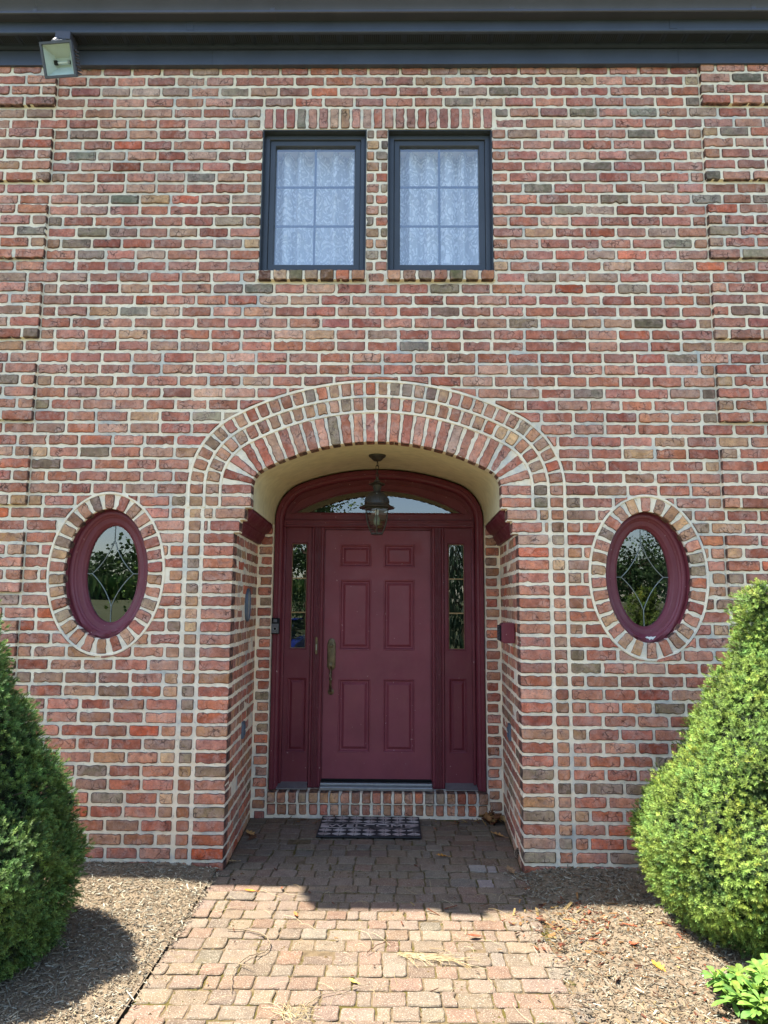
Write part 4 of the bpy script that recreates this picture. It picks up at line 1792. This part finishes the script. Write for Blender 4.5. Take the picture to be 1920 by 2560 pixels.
# path: joint bed + every paver in one mesh
rng.seed(77)
path = MB()
path.add([(-.974, -7, -.0075), (.985, -7, -.0075), (.985, 0.0, -.0075), (-.974, 0.0, -.0075)], [(0, 1, 2, 3)], M_JOINT)
path.add([(-.968, 0, -.0075), (.968, 0, -.0075), (.99, 1.2, -.0075), (-.99, 1.2, -.0075)], [(0, 1, 2, 3)], M_JOINT)
PAV = [((174, 152, 132), 5), ((170, 149, 129), 4), ((176, 147, 126), 4), ((168, 149, 130), 3), ((178, 156, 133), 3), ((171, 138, 118), 1.6), ((163, 149, 133), 1.6)]


def pav_col():
    t = sum(p[1] for p in PAV)
    r = U(0, t)
    for c, wg in PAV:
        r -= wg
        if r <= 0:
            break
    j = G(0, 6)
    l = lin(*[v + j + G(0, 1.5) for v in c])
    return (l[0] * .355, l[1] * .350, l[2] * .338)


y = -3.2
while y < 1.09:
    h = rng.choice([.112, .124, .116, .132, .106, .122])
    if y + h > 1.07:
        h = 1.098 - y
    yc = y + h / 2
    xa = PX0 if yc < -.02 else -.93 - .044 * max(yc, 0)
    xb = (PX1 + U(-.10, .05)) if yc < -.02 else .93 + .044 * max(yc, 0)
    x = xa
    while x < xb - .03:
        L = rng.choice([.10, .148, .165, .118, .066, .13, .152, .112])
        if x + L > xb - .05:
            L = xb - x
        if L > .235:
            L /= 2
        yo = G(0, .0025)
        sk_ = G(0, .014)
        zt = -.001 + .004 * wob(x * .7, yc * .7) + G(0, .0018)
        # two small ones stacked now and then
        subs = [(h, 0)]
        for hh, dy in subs:
            o = outline(L - .0065, hh - .0065, 1.5, .025)
            ca, sa = math.cos(sk_), math.sin(sk_)
            pl = [(u * ca - v * sa, u * sa + v * ca) for u, v in o]
            fr = (Vector((x + L / 2, yc + yo, zt)), Vector((1, G(0, .006), G(0, .008))), Vector((0, 1, G(0, .010))), Vector((0, 0, 1)))
            c_ = pav_col()
            if .55 < x < .72 and -.3 < yc < .25 and rng.random() < .4:
                c_ = tuple(min(.75, v * 1.0 + .08 + .01 * k) for k, v in enumerate(c_))
            add_brick(path, pl, fr, .03, c_, M_PAVER, .0045, .004, .8, .001)
        x += L
    y += h
po = path.build('path', None)
kind(po, 'structure')

# moss in the joints
rng.seed(78)
moss = MB()
for k in range(1700):
    x, y = U(-.96, .98), U(-2.4, .1)
    dens = .35 + .65 * (.5 + .5 * math.sin(x * 5 + 1) * math.cos(y * 4))
    if rng.random() > dens:
        continue
    for q in range(1):
        r = U(.004, .013)
        vs = []
        n = 7
        asp = U(.5, 2.4)
        z = -.010
        for j in range(n):
            a = 2 * math.pi * j / n
            vs.append((x + r * asp * math.cos(a) * U(.7, 1.3), y + r / asp * math.sin(a) * U(.7, 1.3), z))
        vs.append((x, y, z + U(.007, .012)))
        c_ = rng.choice([(.060, .052, .014), (.045, .044, .012), (.085, .062, .022), (.09, .058, .024)])
        moss.add(vs, [(j, (j + 1) % n, n) for j in range(n)], M_MOSS, c_)
mo = moss.build('moss', None, 80)
kind(mo, 'stuff', 'olive moss growing in the joints between the pavers')


# wood chips
def scatter_chips(name, n, areas, seed, cols, size, label, k_=.64):
    r = np.random.default_rng(seed)
    mb = MB()
    rg = random.Random(seed)
    for k in range(n):
        x, y, z = areas(rg)
        L = size[0] * math.exp(rg.gauss(0, .62))
        L = min(L, .075)
        wd = min(L * .45, size[1] * math.exp(rg.gauss(0, .35)))
        t = .0022
        a = rg.uniform(0, 6.28)
        ti = rg.gauss(0, .28)
        rl = rg.gauss(0, .45)
        mt_ = Matrix.Rotation(a, 3, 'Z') @ Matrix.Rotation(ti, 3, 'Y') @ Matrix.Rotation(rl, 3, 'X')
        tp = rg.uniform(.3, 1.)
        loc = [(-L / 2, -wd / 2 * tp, 0), (L / 2, -wd / 2, 0), (L / 2 * rg.uniform(.8, 1.1), wd / 2, 0), (-L / 2, wd / 2 * tp, 0)]
        vs = []
        for dz in (0, t):
            for p in loc:
                v = mt_ @ Vector((p[0], p[1], p[2] + dz))
                vs.append((x + v.x, y + v.y, z + v.z))
        c_ = rg.choice(cols)
        c_ = (c_[0] * .90, c_[1] * .98, c_[2] * .92)
        j = math.exp(rg.gauss(0, .2))
        c_ = tuple(min(.7, v * j * k_) for v in c_)
        mb.add(vs, [(4, 5, 6, 7), (0, 1, 5, 4), (1, 2, 6, 5), (2, 3, 7, 6), (3, 0, 4, 7)], M_CHIP, c_)
    o = mb.build(name, None)
    kind(o, 'stuff', label)
    return o


CH = [lin(184, 164, 142), lin(166, 146, 126), lin(148, 124, 104), lin(136, 116, 98), lin(190, 174, 156), lin(170, 144, 118), lin(118, 100, 86), lin(198, 186, 170), lin(158, 140, 126)]


def left_area(r):
    while True:
        x, y = r.uniform(-2.3, PX0 + .03), r.uniform(-1.95, 0.0)
        if x < PX0 - .012 or y > -1.0 or r.random() < .25:
            return x, y, mulch_z(x, y) + r.uniform(.0, .008)


def right_area(r):
    while True:
        x, y = r.uniform(.80, 2.35), r.uniform(-1.95, 0.0)
        lim = PX1 - .03 + .04 * math.sin(y * 9) + .03 * math.sin(y * 23)
        if x > lim or (x > lim - .16 and r.random() < .4 * (x - lim + .16) / .16):
            return x, y, max(.003, mulch_z(x, y)) + r.uniform(0, .008)


scatter_chips('wood_chips', 15000, left_area, 3, CH, (.015, .004), 'pale wood chip mulch covering the bed left of the path')
CHR = CH + [lin(146, 108, 82)]
scatter_chips('wood_chips', 14000, right_area, 4, CHR, (.015, .0045), 'reddish brown wood chip mulch covering the bed right of the path', .53)
CHL = [lin(158, 92, 66), lin(140, 78, 58), lin(170, 120, 78), lin(110, 68, 54), lin(180, 146, 98)]


def litter_area(r):
    while True:
        k = r.random()
        if k < .55:
            x, y = r.gauss(1.05, .16), r.gauss(-.75, .16)
        elif k < .75:
            x, y = r.uniform(1.05, 1.7), r.uniform(-1.7, -.5)
        elif k < .9:
            x, y = r.uniform(-.8, .9), r.uniform(.95, 1.08)
        else:
            x, y = r.uniform(-.85, .95), r.uniform(-1.7, .9)
        if y < .0 or abs(x) < .9:
            return x, y, max(.004, mulch_z(x, y) if x > PX1 else .004) + .006


scatter_chips('leaf_litter', 420, litter_area, 5, CHL, (.022, .011), 'bits of dry reddish leaves strewn over the path and bed', .55)
STR = [lin(168, 148, 110), lin(150, 130, 94), lin(176, 160, 126)]


def straw(rg, x, y, L, a, z0=.006):
    pts = []
    b = rg.gauss(0, .5)
    for t in np.linspace(0, 1, 5):
        aa = a + b * t
        pts.append((x + L * t * math.cos(aa), y + L * t * math.sin(aa), z0 + .012 * math.sin(t * 3.1) * rg.uniform(.4, 1)))
    return pts


rgs = random.Random(9)
m = MB()
for k in range(60):
    t = rgs.random()
    x, y = .133 + .28 * t, -1.03 - .07 * t + rgs.gauss(0, .012)
    m.tube(straw(rgs, x, y, rgs.uniform(.05, .16), rgs.gauss(-.2, .35)), .0009, M_TWIG, 4, rgs.choice(STR))
for k in range(40):
    m.tube(straw(rgs, -.272 + rgs.gauss(0, .04), -1.56 + rgs.gauss(0, .02), rgs.uniform(.04, .14), rgs.uniform(.2, 2.9)), .0009, M_TWIG, 4, rgs.choice(STR))
for k in range(50):
    m.tube(straw(rgs, 1.3 + rgs.gauss(0, .12), -1.50 + rgs.gauss(0, .07), rgs.uniform(.04, .12), rgs.uniform(0, 6.3), .02), .0009, M_TWIG, 4, rgs.choice(STR))
for k in range(70):
    m.tube(straw(rgs, rgs.uniform(-.85, 1.), rgs.uniform(-1.75, -.3), rgs.uniform(.04, .17), rgs.uniform(0, 6.3)), .0008, M_TWIG, 4, rgs.choice(STR))
kind(m.build('dry_grass'), 'stuff', 'loose dry grass straws scattered over the sunny pavers')


def smooth_pts(P, n=6, wig=.004, rg=rgs):
    out = []
    P = [Vector(p) for p in P]
    for i in range(len(P) - 1):
        p0, p1, p2, p3 = P[max(i - 1, 0)], P[i], P[i + 1], P[min(i + 2, len(P) - 1)]
        for k in range(n):
            t = k / n
            v = .5 * ((2 * p1) + (p2 - p0) * t + (2 * p0 - 5 * p1 + 4 * p2 - p3) * t * t + (3 * p1 - p0 - 3 * p2 + p3) * t ** 3)
            out.append(v + Vector((rg.gauss(0, wig), rg.gauss(0, wig), abs(rg.gauss(0, wig)))))
    out.append(P[-1])
    return out


def twig(pts, r, col, label, side=None):
    o0 = Vector((pts[0][0], pts[0][1], 0))
    m = MB()
    P = [(p[0] - o0.x, p[1] - o0.y, .010) for p in pts]
    sp = smooth_pts(P, 6, .0025)
    m.tube(sp, [.7 * r * (1 - .6 * i / len(sp)) for i in range(len(sp))], M_TWIG, 6, col)
    if side:
        for k, L, a in side:
            p = sp[k]
            m.tube([p, p + Vector((L * .5 * math.cos(a), L * .5 * math.sin(a), .006)), p + Vector((L * math.cos(a), L * math.sin(a), .002))], [r * .6, r * .45, r * .25], M_TWIG, 5, col)
    o = m.build('twig')
    o.location = o0
    return tag(o, label, 'twig', 'twigs lying on the path')


twig([(-.724, -.804), (-.584, -.824), (-.49, -.916), (-.481, -1.026), (-.563, -1.091), (-.594, -1.23), (-.568, -1.391)], .0055, lin(128, 112, 90), 'long hooked pale twig on the left of the path', [(10, .09, 2.6), (20, .08, -2.), (27, .1, -.6)])
twig([(-.243, -1.491), (-.17, -1.399), (-.022, -1.326), (.03, -1.318)], .0036, lin(136, 120, 98), 'thin arched pale twig near the bottom middle of the path', [(8, .06, .2)])
twig([(-.004, -1.036), (.069, -.936), (.134, -.934)], .0034, lin(92, 66, 50), 'short dark brown bent twig in the middle of the path', [(6, .05, .9)])


def leaf_obj(x, y, z, s, col, label, rot, tilt=.2, oak=True):
    """lobed leaf with real thickness, curled"""
    m = MB()
    half = [(0, 0), (.06, .10), (.20, .16), (.10, .26), (.30, .38), (.34, .46), (.14, .50), (.28, .64), (.26, .74), (.10, .76), (.10, .90), (0, 1.0)] if oak else [(0, 0), (.12, .2), (.2, .45), (.16, .7), (.06, .9), (0, 1)]
    pts = half + [(-u, v) for u, v in half[-2:0:-1]]
    n = len(pts)
    curl = rgs.uniform(.25, .6)
    vs = []
    for dz in (0., .0012):
        for u, v in pts:
            vs.append((u * s, (v - .5) * s, dz + s * curl * (u * u * 2.2 + .25 * (v - .5) ** 2 * 2)))
        vs.append((0, 0, dz))
    fs = [(n + 1 + i, n + 1 + (i + 1) % n, 2 * n + 1) for i in range(n)] + [((i + 1) % n, i, n) for i in range(n)] + [(i, (i + 1) % n, n + 1 + (i + 1) % n, n + 1 + i) for i in range(n)]
    m.add(vs, fs, M_DRYLEAF, col)
    m.tube([(0, -.5 * s, .003), (.02 * s, -.78 * s, .006)], .0012, M_DRYLEAF, 5, col)
    o = m.build('fallen_leaf')
    o.location = (x, y, z)
    o.rotation_euler = (tilt, tilt * .6, rot)
    return tag(o, label, 'leaf', 'fallen leaves on the path') if label else o


leaf_obj(.875, .699, .012, .105, lin(186, 142, 86), 'tan oak leaf on the porch floor in front of the leaf heap', 1.2)
leaf_obj(.446, .266, .010, .085, lin(196, 140, 60), 'orange brown leaf on the shaded pavers right of centre', 1.9)
leaf_obj(.858, .028, .012, .09, lin(150, 118, 84), 'brown leaf beside the right entry corner', .3)
leaf_obj(-.905, .126, .012, .075, lin(170, 140, 96), 'tan leaf beside the left entry corner', 2.2)
leaf_obj(-.90, .667, .014, .10, lin(178, 138, 84), 'tan lobed leaf against the left entry wall', .8)
leaf_obj(-.87, .60, .010, .085, lin(96, 64, 42), 'dark brown leaf against the left entry wall', -.5)
leaf_obj(-.703, -.319, .008, .075, lin(196, 120, 40), 'bright orange leaf where the sunlit pavers begin', 1.4, .08, False)
leaf_obj(-.399, -.616, .008, .05, lin(190, 112, 60), 'small orange leaf on the sunlit pavers', .4, .08, False)
leaf_obj(.528, -.855, .012, .075, lin(132, 72, 46), 'dark reddish curled leaf on the sunlit pavers', 1.7, .15, False)
leaf_obj(-.053, -1.282, .008, .05, lin(214, 190, 90), 'small yellow leaf low in the middle of the path', .9, .1, False)
leaf_obj(1.33, -1.17, .03, .085, lin(206, 150, 60), 'yellow oak leaf on the right mulch bed', .5)
leaf_obj(1.29, -.96, .03, .075, lin(170, 84, 54), 'rust red leaf on the right mulch bed', 2.5)
lp_ = MB()
rgs.seed(19)
pile = []
for k in range(34):
    a = rgs.uniform(0, 6.28)
    r = abs(rgs.gauss(0, .07))
    s = rgs.uniform(.06, .11)
    o = leaf_obj(0, 0, 0, s, rgs.choice([lin(150, 108, 66), lin(96, 62, 42), lin(72, 48, 36), lin(184, 146, 92), lin(120, 80, 52)]), None, 0)
    mw = Matrix.Translation((r * math.cos(a) * .9, r * math.sin(a), .012 + max(0, .075 - r * .5) * rgs.random())) @ Matrix.Rotation(rgs.uniform(0, 6.28), 4, 'Z') @ Matrix.Rotation(rgs.gauss(0, .6), 4, 'X')
    b = len(lp_.v)
    lp_.add([tuple(mw @ v.co) for v in o.data.vertices], [tuple(p.vertices) for p in o.data.polygons], M_DRYLEAF, [tuple(d.color)[:3] for d in o.data.attributes['col'].data])
    bpy.data.objects.remove(o)
lo = lp_.build('leaf_heap')
lo.location = (.885, 1.0, 0)
lo['label'] = 'heap of brown oak leaves in the right rear corner of the porch'
lo['kind'] = 'stuff'

# pine cone
pc = MB()
for k in range(46):
    t = k / 45
    a = k * 2.39996
    z = .006 + .062 * t
    rr = .010 + .024 * math.sin(min(1, t * 1.05 + .12) * math.pi) ** .8
    mt_ = Matrix.Translation((0, 0, z)) @ Matrix.Rotation(a, 4, 'Z') @ Matrix.Rotation(-.5 + .7 * t, 4, 'Y')
    wv = .011
    vs = []
    for dz in (0, .003):
        for p in ((0, -.003, 0), (rr * .7, -wv, .0), (rr, -wv * .6, .003), (rr * 1.05, 0, .004), (rr, wv * .6, .003), (rr * .7, wv, 0), (0, .003, 0)):
            vs.append(tuple(mt_ @ Vector((p[0], p[1], p[2] + dz))))
    n = 7
    cc = lin(60, 44, 36)
    tipc = lin(150, 132, 112)
    cl_ = ([cc] * 2 + [tipc] * 3 + [cc] * 2) * 2
    pc.add(vs, [tuple(range(n, 2 * n)), tuple(range(n))[::-1]] + [(i, (i + 1) % n, n + (i + 1) % n, n + i) for i in range(n)], M_TWIG, cl_)
po_ = pc.build('pine_cone')
po_.location = (.920, .275, .030)
po_.rotation_euler = (1.3, .2, .6)
tag(po_, 'dark pine cone on the pavers near the right entry corner', 'pine cone')

# ------------------------------------------------------------------ dwarf conifers
def conifer(name, label, cx, cy_, prof, seed, nt, cols, bare=0.):
    r = random.Random(seed)
    t = thing(name, label, 'shrub', (cx, cy_, 0), 'conical dwarf conifers beside the entry')
    zs = [p[0] for p in prof]
    rs = [p[1] for p in prof]
    H = zs[-1]
    tr = MB()
    tr.tube([(0, 0, -.05), (.01, 0, H * .3), (0, .01, H * .9)], [.05, .04, .008], M_BARK, 8)
    for k in range(60):
        z = r.uniform(.06, H * .85)
        a = r.uniform(0, 6.28)
        R = float(np.interp(z, zs, rs)) * .86
        tr.tube([(0, 0, z), (R * .5 * math.cos(a), R * .5 * math.sin(a), z + .03), (R * math.cos(a), R * math.sin(a), z + .10)], [.012, .008, .003], M_BARK, 5)
    tr.build('trunk', t)
    # bulging lobes
    lob = [(r.uniform(0, 6.28), r.uniform(.05, H), r.uniform(.07, .19), r.uniform(-.085, .075)) for _ in range(130)]

    def R_at(a, z):
        R = float(np.interp(z, zs, rs))
        d = 0
        for la, lz, ls, lv in lob:
            da = (a - la + math.pi) % (2 * math.pi) - math.pi
            q = ((da * max(R, .15)) ** 2 + (z - lz) ** 2) / (ls * ls)
            if q < 4:
                d += lv * math.exp(-q * 1.5)
        return max(.01, R + max(-.07, min(.07, d)))
    # area weighted height sampling
    zz = np.linspace(0.03, H, 200)
    wgt = np.interp(zz, zs, rs) + .03
    cdf = np.cumsum(wgt) / wgt.sum()
    V, Fc, Cc = [], [], []

    def tuft(p, dr, L, nn, c1, nlen):
        u = dr.cross(Vector((0, 0, 1)))
        if u.length < .05:
            u = Vector((1, 0, 0))
        u.normalize()
        v = dr.cross(u)
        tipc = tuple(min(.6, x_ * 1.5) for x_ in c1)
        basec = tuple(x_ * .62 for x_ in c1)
        for q in range(nn):
            f = q / nn
            aa = q * 2.4 + r.uniform(0, 1)
            d = (dr * (.35 + 1.1 * f) + u * math.cos(aa) + v * math.sin(aa)).normalized()
            b = p + dr * (f * L)
            nl = r.uniform(.75, 1.15) * nlen * (1 - .35 * f)
            wv = d.cross(dr)
            if wv.length < .05:
                wv = u
            wv = wv.normalized() * .0016
            i0 = len(V)
            V.extend([b - wv, b + wv, b + d * nl + wv * .4, b + d * nl - wv * .4])
            Fc.append((i0, i0 + 1, i0 + 2, i0 + 3))
            Cc.extend([basec, basec, tipc, tipc])
    pits = [(r.uniform(0, 6.28), r.uniform(.08, H * .8), r.uniform(.025, .05), r.uniform(.05, .12)) for _ in range(34)]
    ncl = nt // 7
    for k in range(ncl):
        z = float(np.interp((k * .754877666 + .3) % 1., cdf, zz))
        a = 2 * math.pi * ((k * .569840291 + .1) % 1.)
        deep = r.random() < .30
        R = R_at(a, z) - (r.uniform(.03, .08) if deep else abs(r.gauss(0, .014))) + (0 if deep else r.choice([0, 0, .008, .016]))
        slope = (R_at(a, z + .03) - R_at(a, z - .03)) / .06
        slope = max(-2.5, min(2.5, slope))
        for pa, pz, pw, ph_ in pits:
            da = ((a - pa + math.pi) % (2 * math.pi) - math.pi) * max(R, .1)
            q_ = ((da + .35 * (z - pz)) / pw) ** 2 + ((z - pz) / ph_) ** 2
            if q_ < 1:
                R -= .085 * (1 - q_) ** .5
                deep = True
        if r.random() < .025:
            R += r.uniform(.015, .04)
        p = Vector((max(.004, R) * math.cos(a), max(.004, R) * math.sin(a), z))
        nrm = Vector((math.cos(a), math.sin(a), -slope)).normalized()
        ax = (nrm + Vector((0, 0, .35)) + Vector((r.gauss(0, .25), r.gauss(0, .25), r.gauss(0, .2)))).normalized()
        cj = math.exp(r.gauss(0, .13))
        yel = r.gauss(0, .10)
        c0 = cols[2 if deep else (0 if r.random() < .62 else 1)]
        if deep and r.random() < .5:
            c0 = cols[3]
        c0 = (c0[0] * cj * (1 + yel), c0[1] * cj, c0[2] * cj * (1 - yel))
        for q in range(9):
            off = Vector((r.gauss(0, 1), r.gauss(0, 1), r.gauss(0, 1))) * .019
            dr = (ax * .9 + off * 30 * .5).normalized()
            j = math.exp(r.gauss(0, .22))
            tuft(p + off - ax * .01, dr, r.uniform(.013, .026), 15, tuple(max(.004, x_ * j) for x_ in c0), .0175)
    mb = MB()
    na = 72
    core = []
    for z in np.linspace(.04, H * .93, 48):
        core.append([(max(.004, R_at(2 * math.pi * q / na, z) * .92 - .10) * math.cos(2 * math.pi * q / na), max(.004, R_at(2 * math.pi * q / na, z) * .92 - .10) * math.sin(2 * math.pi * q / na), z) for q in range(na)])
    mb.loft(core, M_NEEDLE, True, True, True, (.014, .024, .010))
    mb.add([tuple(v) for v in V], Fc, M_NEEDLE, Cc)
    mb.build('crown', t)
    return t


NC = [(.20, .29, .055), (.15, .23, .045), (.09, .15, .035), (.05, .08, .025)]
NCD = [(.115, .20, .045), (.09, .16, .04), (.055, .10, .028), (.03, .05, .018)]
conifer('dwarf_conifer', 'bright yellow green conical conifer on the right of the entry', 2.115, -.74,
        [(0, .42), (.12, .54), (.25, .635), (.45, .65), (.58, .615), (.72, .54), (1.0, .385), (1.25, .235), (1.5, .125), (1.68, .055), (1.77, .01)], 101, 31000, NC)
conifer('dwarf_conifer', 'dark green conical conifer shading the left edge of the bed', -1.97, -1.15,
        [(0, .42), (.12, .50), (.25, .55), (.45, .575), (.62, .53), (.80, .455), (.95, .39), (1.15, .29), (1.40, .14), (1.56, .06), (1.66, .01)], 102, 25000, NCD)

# low leafy plant, bottom right
gp_ = thing('groundcover_plant', 'low leafy plant with glossy whorled leaves at the bottom right corner', 'plant', (1.66, -1.53, 0.))
r = random.Random(55)
stm = MB()
lv = MB()
for k in range(60):
    a = r.uniform(0, 6.28)
    rr = .17 * math.sqrt(r.random())
    x, y = rr * math.cos(a) * 1.15, rr * math.sin(a) * .8
    h = .085 + .06 * (1 - rr / .17) + r.uniform(-.03, .035)
    top = Vector((x * 1.25, y * 1.25, h))
    stm.tube([(x * .6, y * .6, 0), (x, y, h * .5), top], .0028, M_LEAF, 5, (.10, .17, .03))
    nl = r.randint(7, 10)
    for q in range(nl):
        aa = 2 * math.pi * q / nl + r.uniform(-.2, .2)
        up = r.uniform(.05, .75) if q % 2 else r.uniform(.5, 1.2)
        L = r.uniform(.058, .088)
        W_ = L * r.uniform(.15, .20)
        d = Vector((math.cos(aa), math.sin(aa), 0))
        sd = Vector((-math.sin(aa), math.cos(aa), 0))
        cols = (.17, .29, .055) if up > .6 else (.115, .22, .04)
        j = math.exp(r.gauss(0, .25))
        yw = r.gauss(0, .12)
        c_ = (cols[0] * j * (1 + yw), cols[1] * j, cols[2] * j * (1 - yw))
        ring = []
        for t, wv in ((0, .12), (.25, .45), (.5, .85), (.72, 1.0), (.88, .75), (1.0, .12)):
            cu_ = up * t - .5 * t * t
            c0 = top + d * (L * t * math.cos(up * .8)) + Vector((0, 0, L * cu_))
            ring.append([c0 - sd * W_ * wv + Vector((0, 0, .0025)), c0, c0 + sd * W_ * wv + Vector((0, 0, .0025))])
        lv.loft([[tuple(v) for v in rg_] for rg_ in ring], M_LEAF, False, col=c_)
stm.build('stem', gp_)
lv.build('leaf_whorls', gp_, 60)

# ------------------------------------------------------------------ what the glass reflects: the yard behind the camera
def tree(name, label, x, y, h, rad, z0c, cols, seed, n=2600, weep=False, leaf=.16):
    r = random.Random(seed)
    zb = terrain(x, y)
    t = thing(name, label, 'tree', (x, y, zb), 'trees in the front yard')
    tk = MB()
    tk.tube([(0, 0, -.1), (.05, .02, h * .4), (0, .06, h * .85)], [h * .03, h * .02, h * .006], M_BARK, 9)
    for k in range(14):
        z = r.uniform(z0c * .8, h * .75)
        a = r.uniform(0, 6.28)
        R = rad * r.uniform(.5, .9)
        tk.tube([(0, 0, z), (R * .5 * math.cos(a), R * .5 * math.sin(a), z + h * .06), (R * math.cos(a), R * math.sin(a), z + h * .12)], [h * .01, h * .006, h * .002], M_BARK, 6)
    tk.build('trunk', t)
    cr = MB()
    cl = [(r.uniform(0, 6.28), rad * math.sqrt(r.random()) * .8, r.uniform(z0c, h * .92), r.uniform(.22, .42) * rad) for _ in range(26)]
    for k in range(n):
        a, R, z, s = r.choice(cl)
        sh = 1 - .55 * max(0, (z - z0c) / (h - z0c)) ** 1.6
        p = Vector((R * sh * math.cos(a), R * sh * math.sin(a), z)) + Vector((r.gauss(0, s * .5), r.gauss(0, s * .5), r.gauss(0, s * .45)))
        if weep:
            p.z = z0c + (h - z0c) * r.random() * (1 - .35 * (p.x ** 2 + p.y ** 2) / rad ** 2)
        L = leaf * r.uniform(.6, 1.3)
        d = Vector((r.gauss(0, 1), r.gauss(0, 1), r.gauss(0, .6))).normalized()
        if weep:
            d = Vector((r.gauss(0, .15), r.gauss(0, .15), -1)).normalized()
            L *= 2.2
        s_ = d.cross(Vector((r.gauss(0, 1), r.gauss(0, 1), r.gauss(0, 1)))).normalized() * L * (.12 if weep else .38)
        c_ = r.choice(cols)
        j = math.exp(r.gauss(0, .25))
        cr.add([tuple(p), tuple(p + d * L * .5 + s_), tuple(p + d * L), tuple(p + d * L * .5 - s_)], [(0, 1, 2, 3)], M_FAR, tuple(v * j for v in c_))
    cr.build('crown', t)


GRN = [(.06, .12, .025), (.09, .16, .03), (.12, .19, .04), (.045, .09, .025)]
DKG = [(.03, .065, .025), (.045, .085, .03), (.06, .10, .035)]
tree('shade_tree', 'broad green shade tree across the drive, seen in the fanlight', -3.6, -14.5, 7.6, 3.3, 1.6, GRN, 201, 9000, False, .11)
tree('yard_tree', 'dark narrow evergreen beside the shade tree, seen in the left sidelight', -2.2, -12.0, 4.6, 1.0, .5, DKG, 202, 4200, False, .09)
tree('weeping_tree', 'weeping tree with hanging strands seen in the right sidelight', 2.1, -12.5, 3.5, 1.3, .3, [(.10, .13, .09), (.05, .09, .05), (.03, .06, .03)], 203, 4200, True, .10)
tree('yard_tree', 'tall dark spruce seen in the right oval window', 15.5, -34.0, 6.4, 1.9, .8, DKG, 204, 2600)
tree('yard_tree', 'rounded dark tree left of the spruce seen in the right oval window', 11.8, -30.0, 3.0, 2.2, .4, DKG, 205, 2600)
tree('yard_tree', 'rounded green tree behind the spruce seen in the right oval window', 17.5, -33.0, 4.2, 2.4, .5, GRN, 206, 2600)
tree('yard_tree', 'small dark tree far right in the front yard', 14.2, -27.0, 2.8, 1.5, .3, DKG, 207, 1800)
wd = MB()
r = random.Random(301)
for k in range(20000):
    x = r.uniform(-46, -14) if k % 2 else r.uniform(8, 46)
    y = -62 + r.gauss(0, 3.5)
    top = 3.9 + .8 * math.sin(x * .21) + .6 * math.sin(x * .53 + 1) + .4 * math.sin(x * 1.3)
    z = terrain(x, y) + top * (1 - r.random() ** 1.5 * .98)
    L = r.uniform(.22, .5)
    d = Vector((r.gauss(0, 1), r.gauss(0, 1), r.gauss(0, .7))).normalized()
    s_ = d.cross(Vector((r.gauss(0, 1), r.gauss(0, 1), r.gauss(0, 1)))).normalized() * L * .5
    p = Vector((x, y, z))
    c_ = r.choice(DKG)
    wd.add([tuple(p), tuple(p + d * L * .5 + s_), tuple(p + d * L), tuple(p + d * L * .5 - s_)], [(0, 1, 2, 3)], M_FAR, c_)
kind(wd.build('woods'), 'stuff', 'dark line of woods along the far edge of the field')
cn = MB()
for k in range(5200):
    x = r.uniform(-30, -3.2)
    y = r.uniform(-38, -26)
    zb = terrain(x, y)
    h = r.uniform(.8, 1.15)
    a = r.uniform(0, 6.28)
    for q in range(2):
        a += 2.5
        d = Vector((math.cos(a), math.sin(a), 0))
        s_ = Vector((-math.sin(a), math.cos(a), 0)) * .045
        p = Vector((x, y, zb))
        cn.add([tuple(p - s_), tuple(p + s_), tuple(p + d * .18 + Vector((0, 0, h)) + s_), tuple(p + d * .45 + Vector((0, 0, h * .8)))], [(0, 1, 2, 3)], M_FAR, r.choice([(.05, .12, .03), (.08, .15, .04), (.14, .18, .06)]))
kind(cn.build('corn_field'), 'stuff', 'field of green corn beyond the lawn')

# blue car parked behind the camera, only seen in the left sidelight
car = thing('parked_car', 'dark blue car parked on the drive, mirrored in the left sidelight', 'car', (-2.75, -10.4, -.09))
m = MB()
sec = [(-2.2, .50, .62), (-2.1, .80, .74), (-1.2, .92, .78), (-.6, .96, .80), (.9, .96, .80), (1.9, .92, .78), (2.15, .80, .72), (2.2, .6, .62)]
rings = []
for yy, zt_, hw in sec:
    rings.append([(-hw, yy, .24), (-hw * 1.04, yy, .5), (-hw, yy, zt_ - .06), (-hw * .9, yy, zt_), (hw * .9, yy, zt_), (hw, yy, zt_ - .06), (hw * 1.04, yy, .5), (hw, yy, .24)])
m.loft(rings, M_CARP, True, True, True)
fix_normals(m.build('body', car, 40))
m = MB()
m.loft([[(-.74, -1.0, .93), (-.66, -.35, 1.30), (-.64, .7, 1.34), (-.70, 1.75, .95)], [(.74, -1.0, .93), (.66, -.35, 1.30), (.64, .7, 1.34), (.70, 1.75, .95)]], mat_glass('car_glass', 2.2, (.3, .34, .36)), True, True, True)
fix_normals(m.build('window', car))
m = MB()
m.box(-.62, .62, -.33, .70, 1.315, 1.36, M_CARP, ch=.02)
m.build('roof', car)
for sx_ in (-1, 1):
    for yy in (-1.35, 1.4):
        m = MB()
        m.lathe([(.20, -.1), (.32, -.1), (.33, -.05), (.33, .05), (.32, .1), (.20, .1)], M_TYRE, (sx_ * .72, yy, .33), 24, ax='x')
        wo_ = m.build('wheel', car, 40)
        m = MB()
        m.lathe([(0, -.08), (.2, -.09), (.2, .09), (0, .08)], M_ALU, (sx_ * .72, yy, .33), 16, ax='x')
        m.build('rim', wo_, 40)
    m = MB()
    m.box(sx_ * .55 - .16, sx_ * .55 + .16, 2.13, 2.215, .58, .70, M_WHITE, ch=.02)
    m.build('headlight', car)
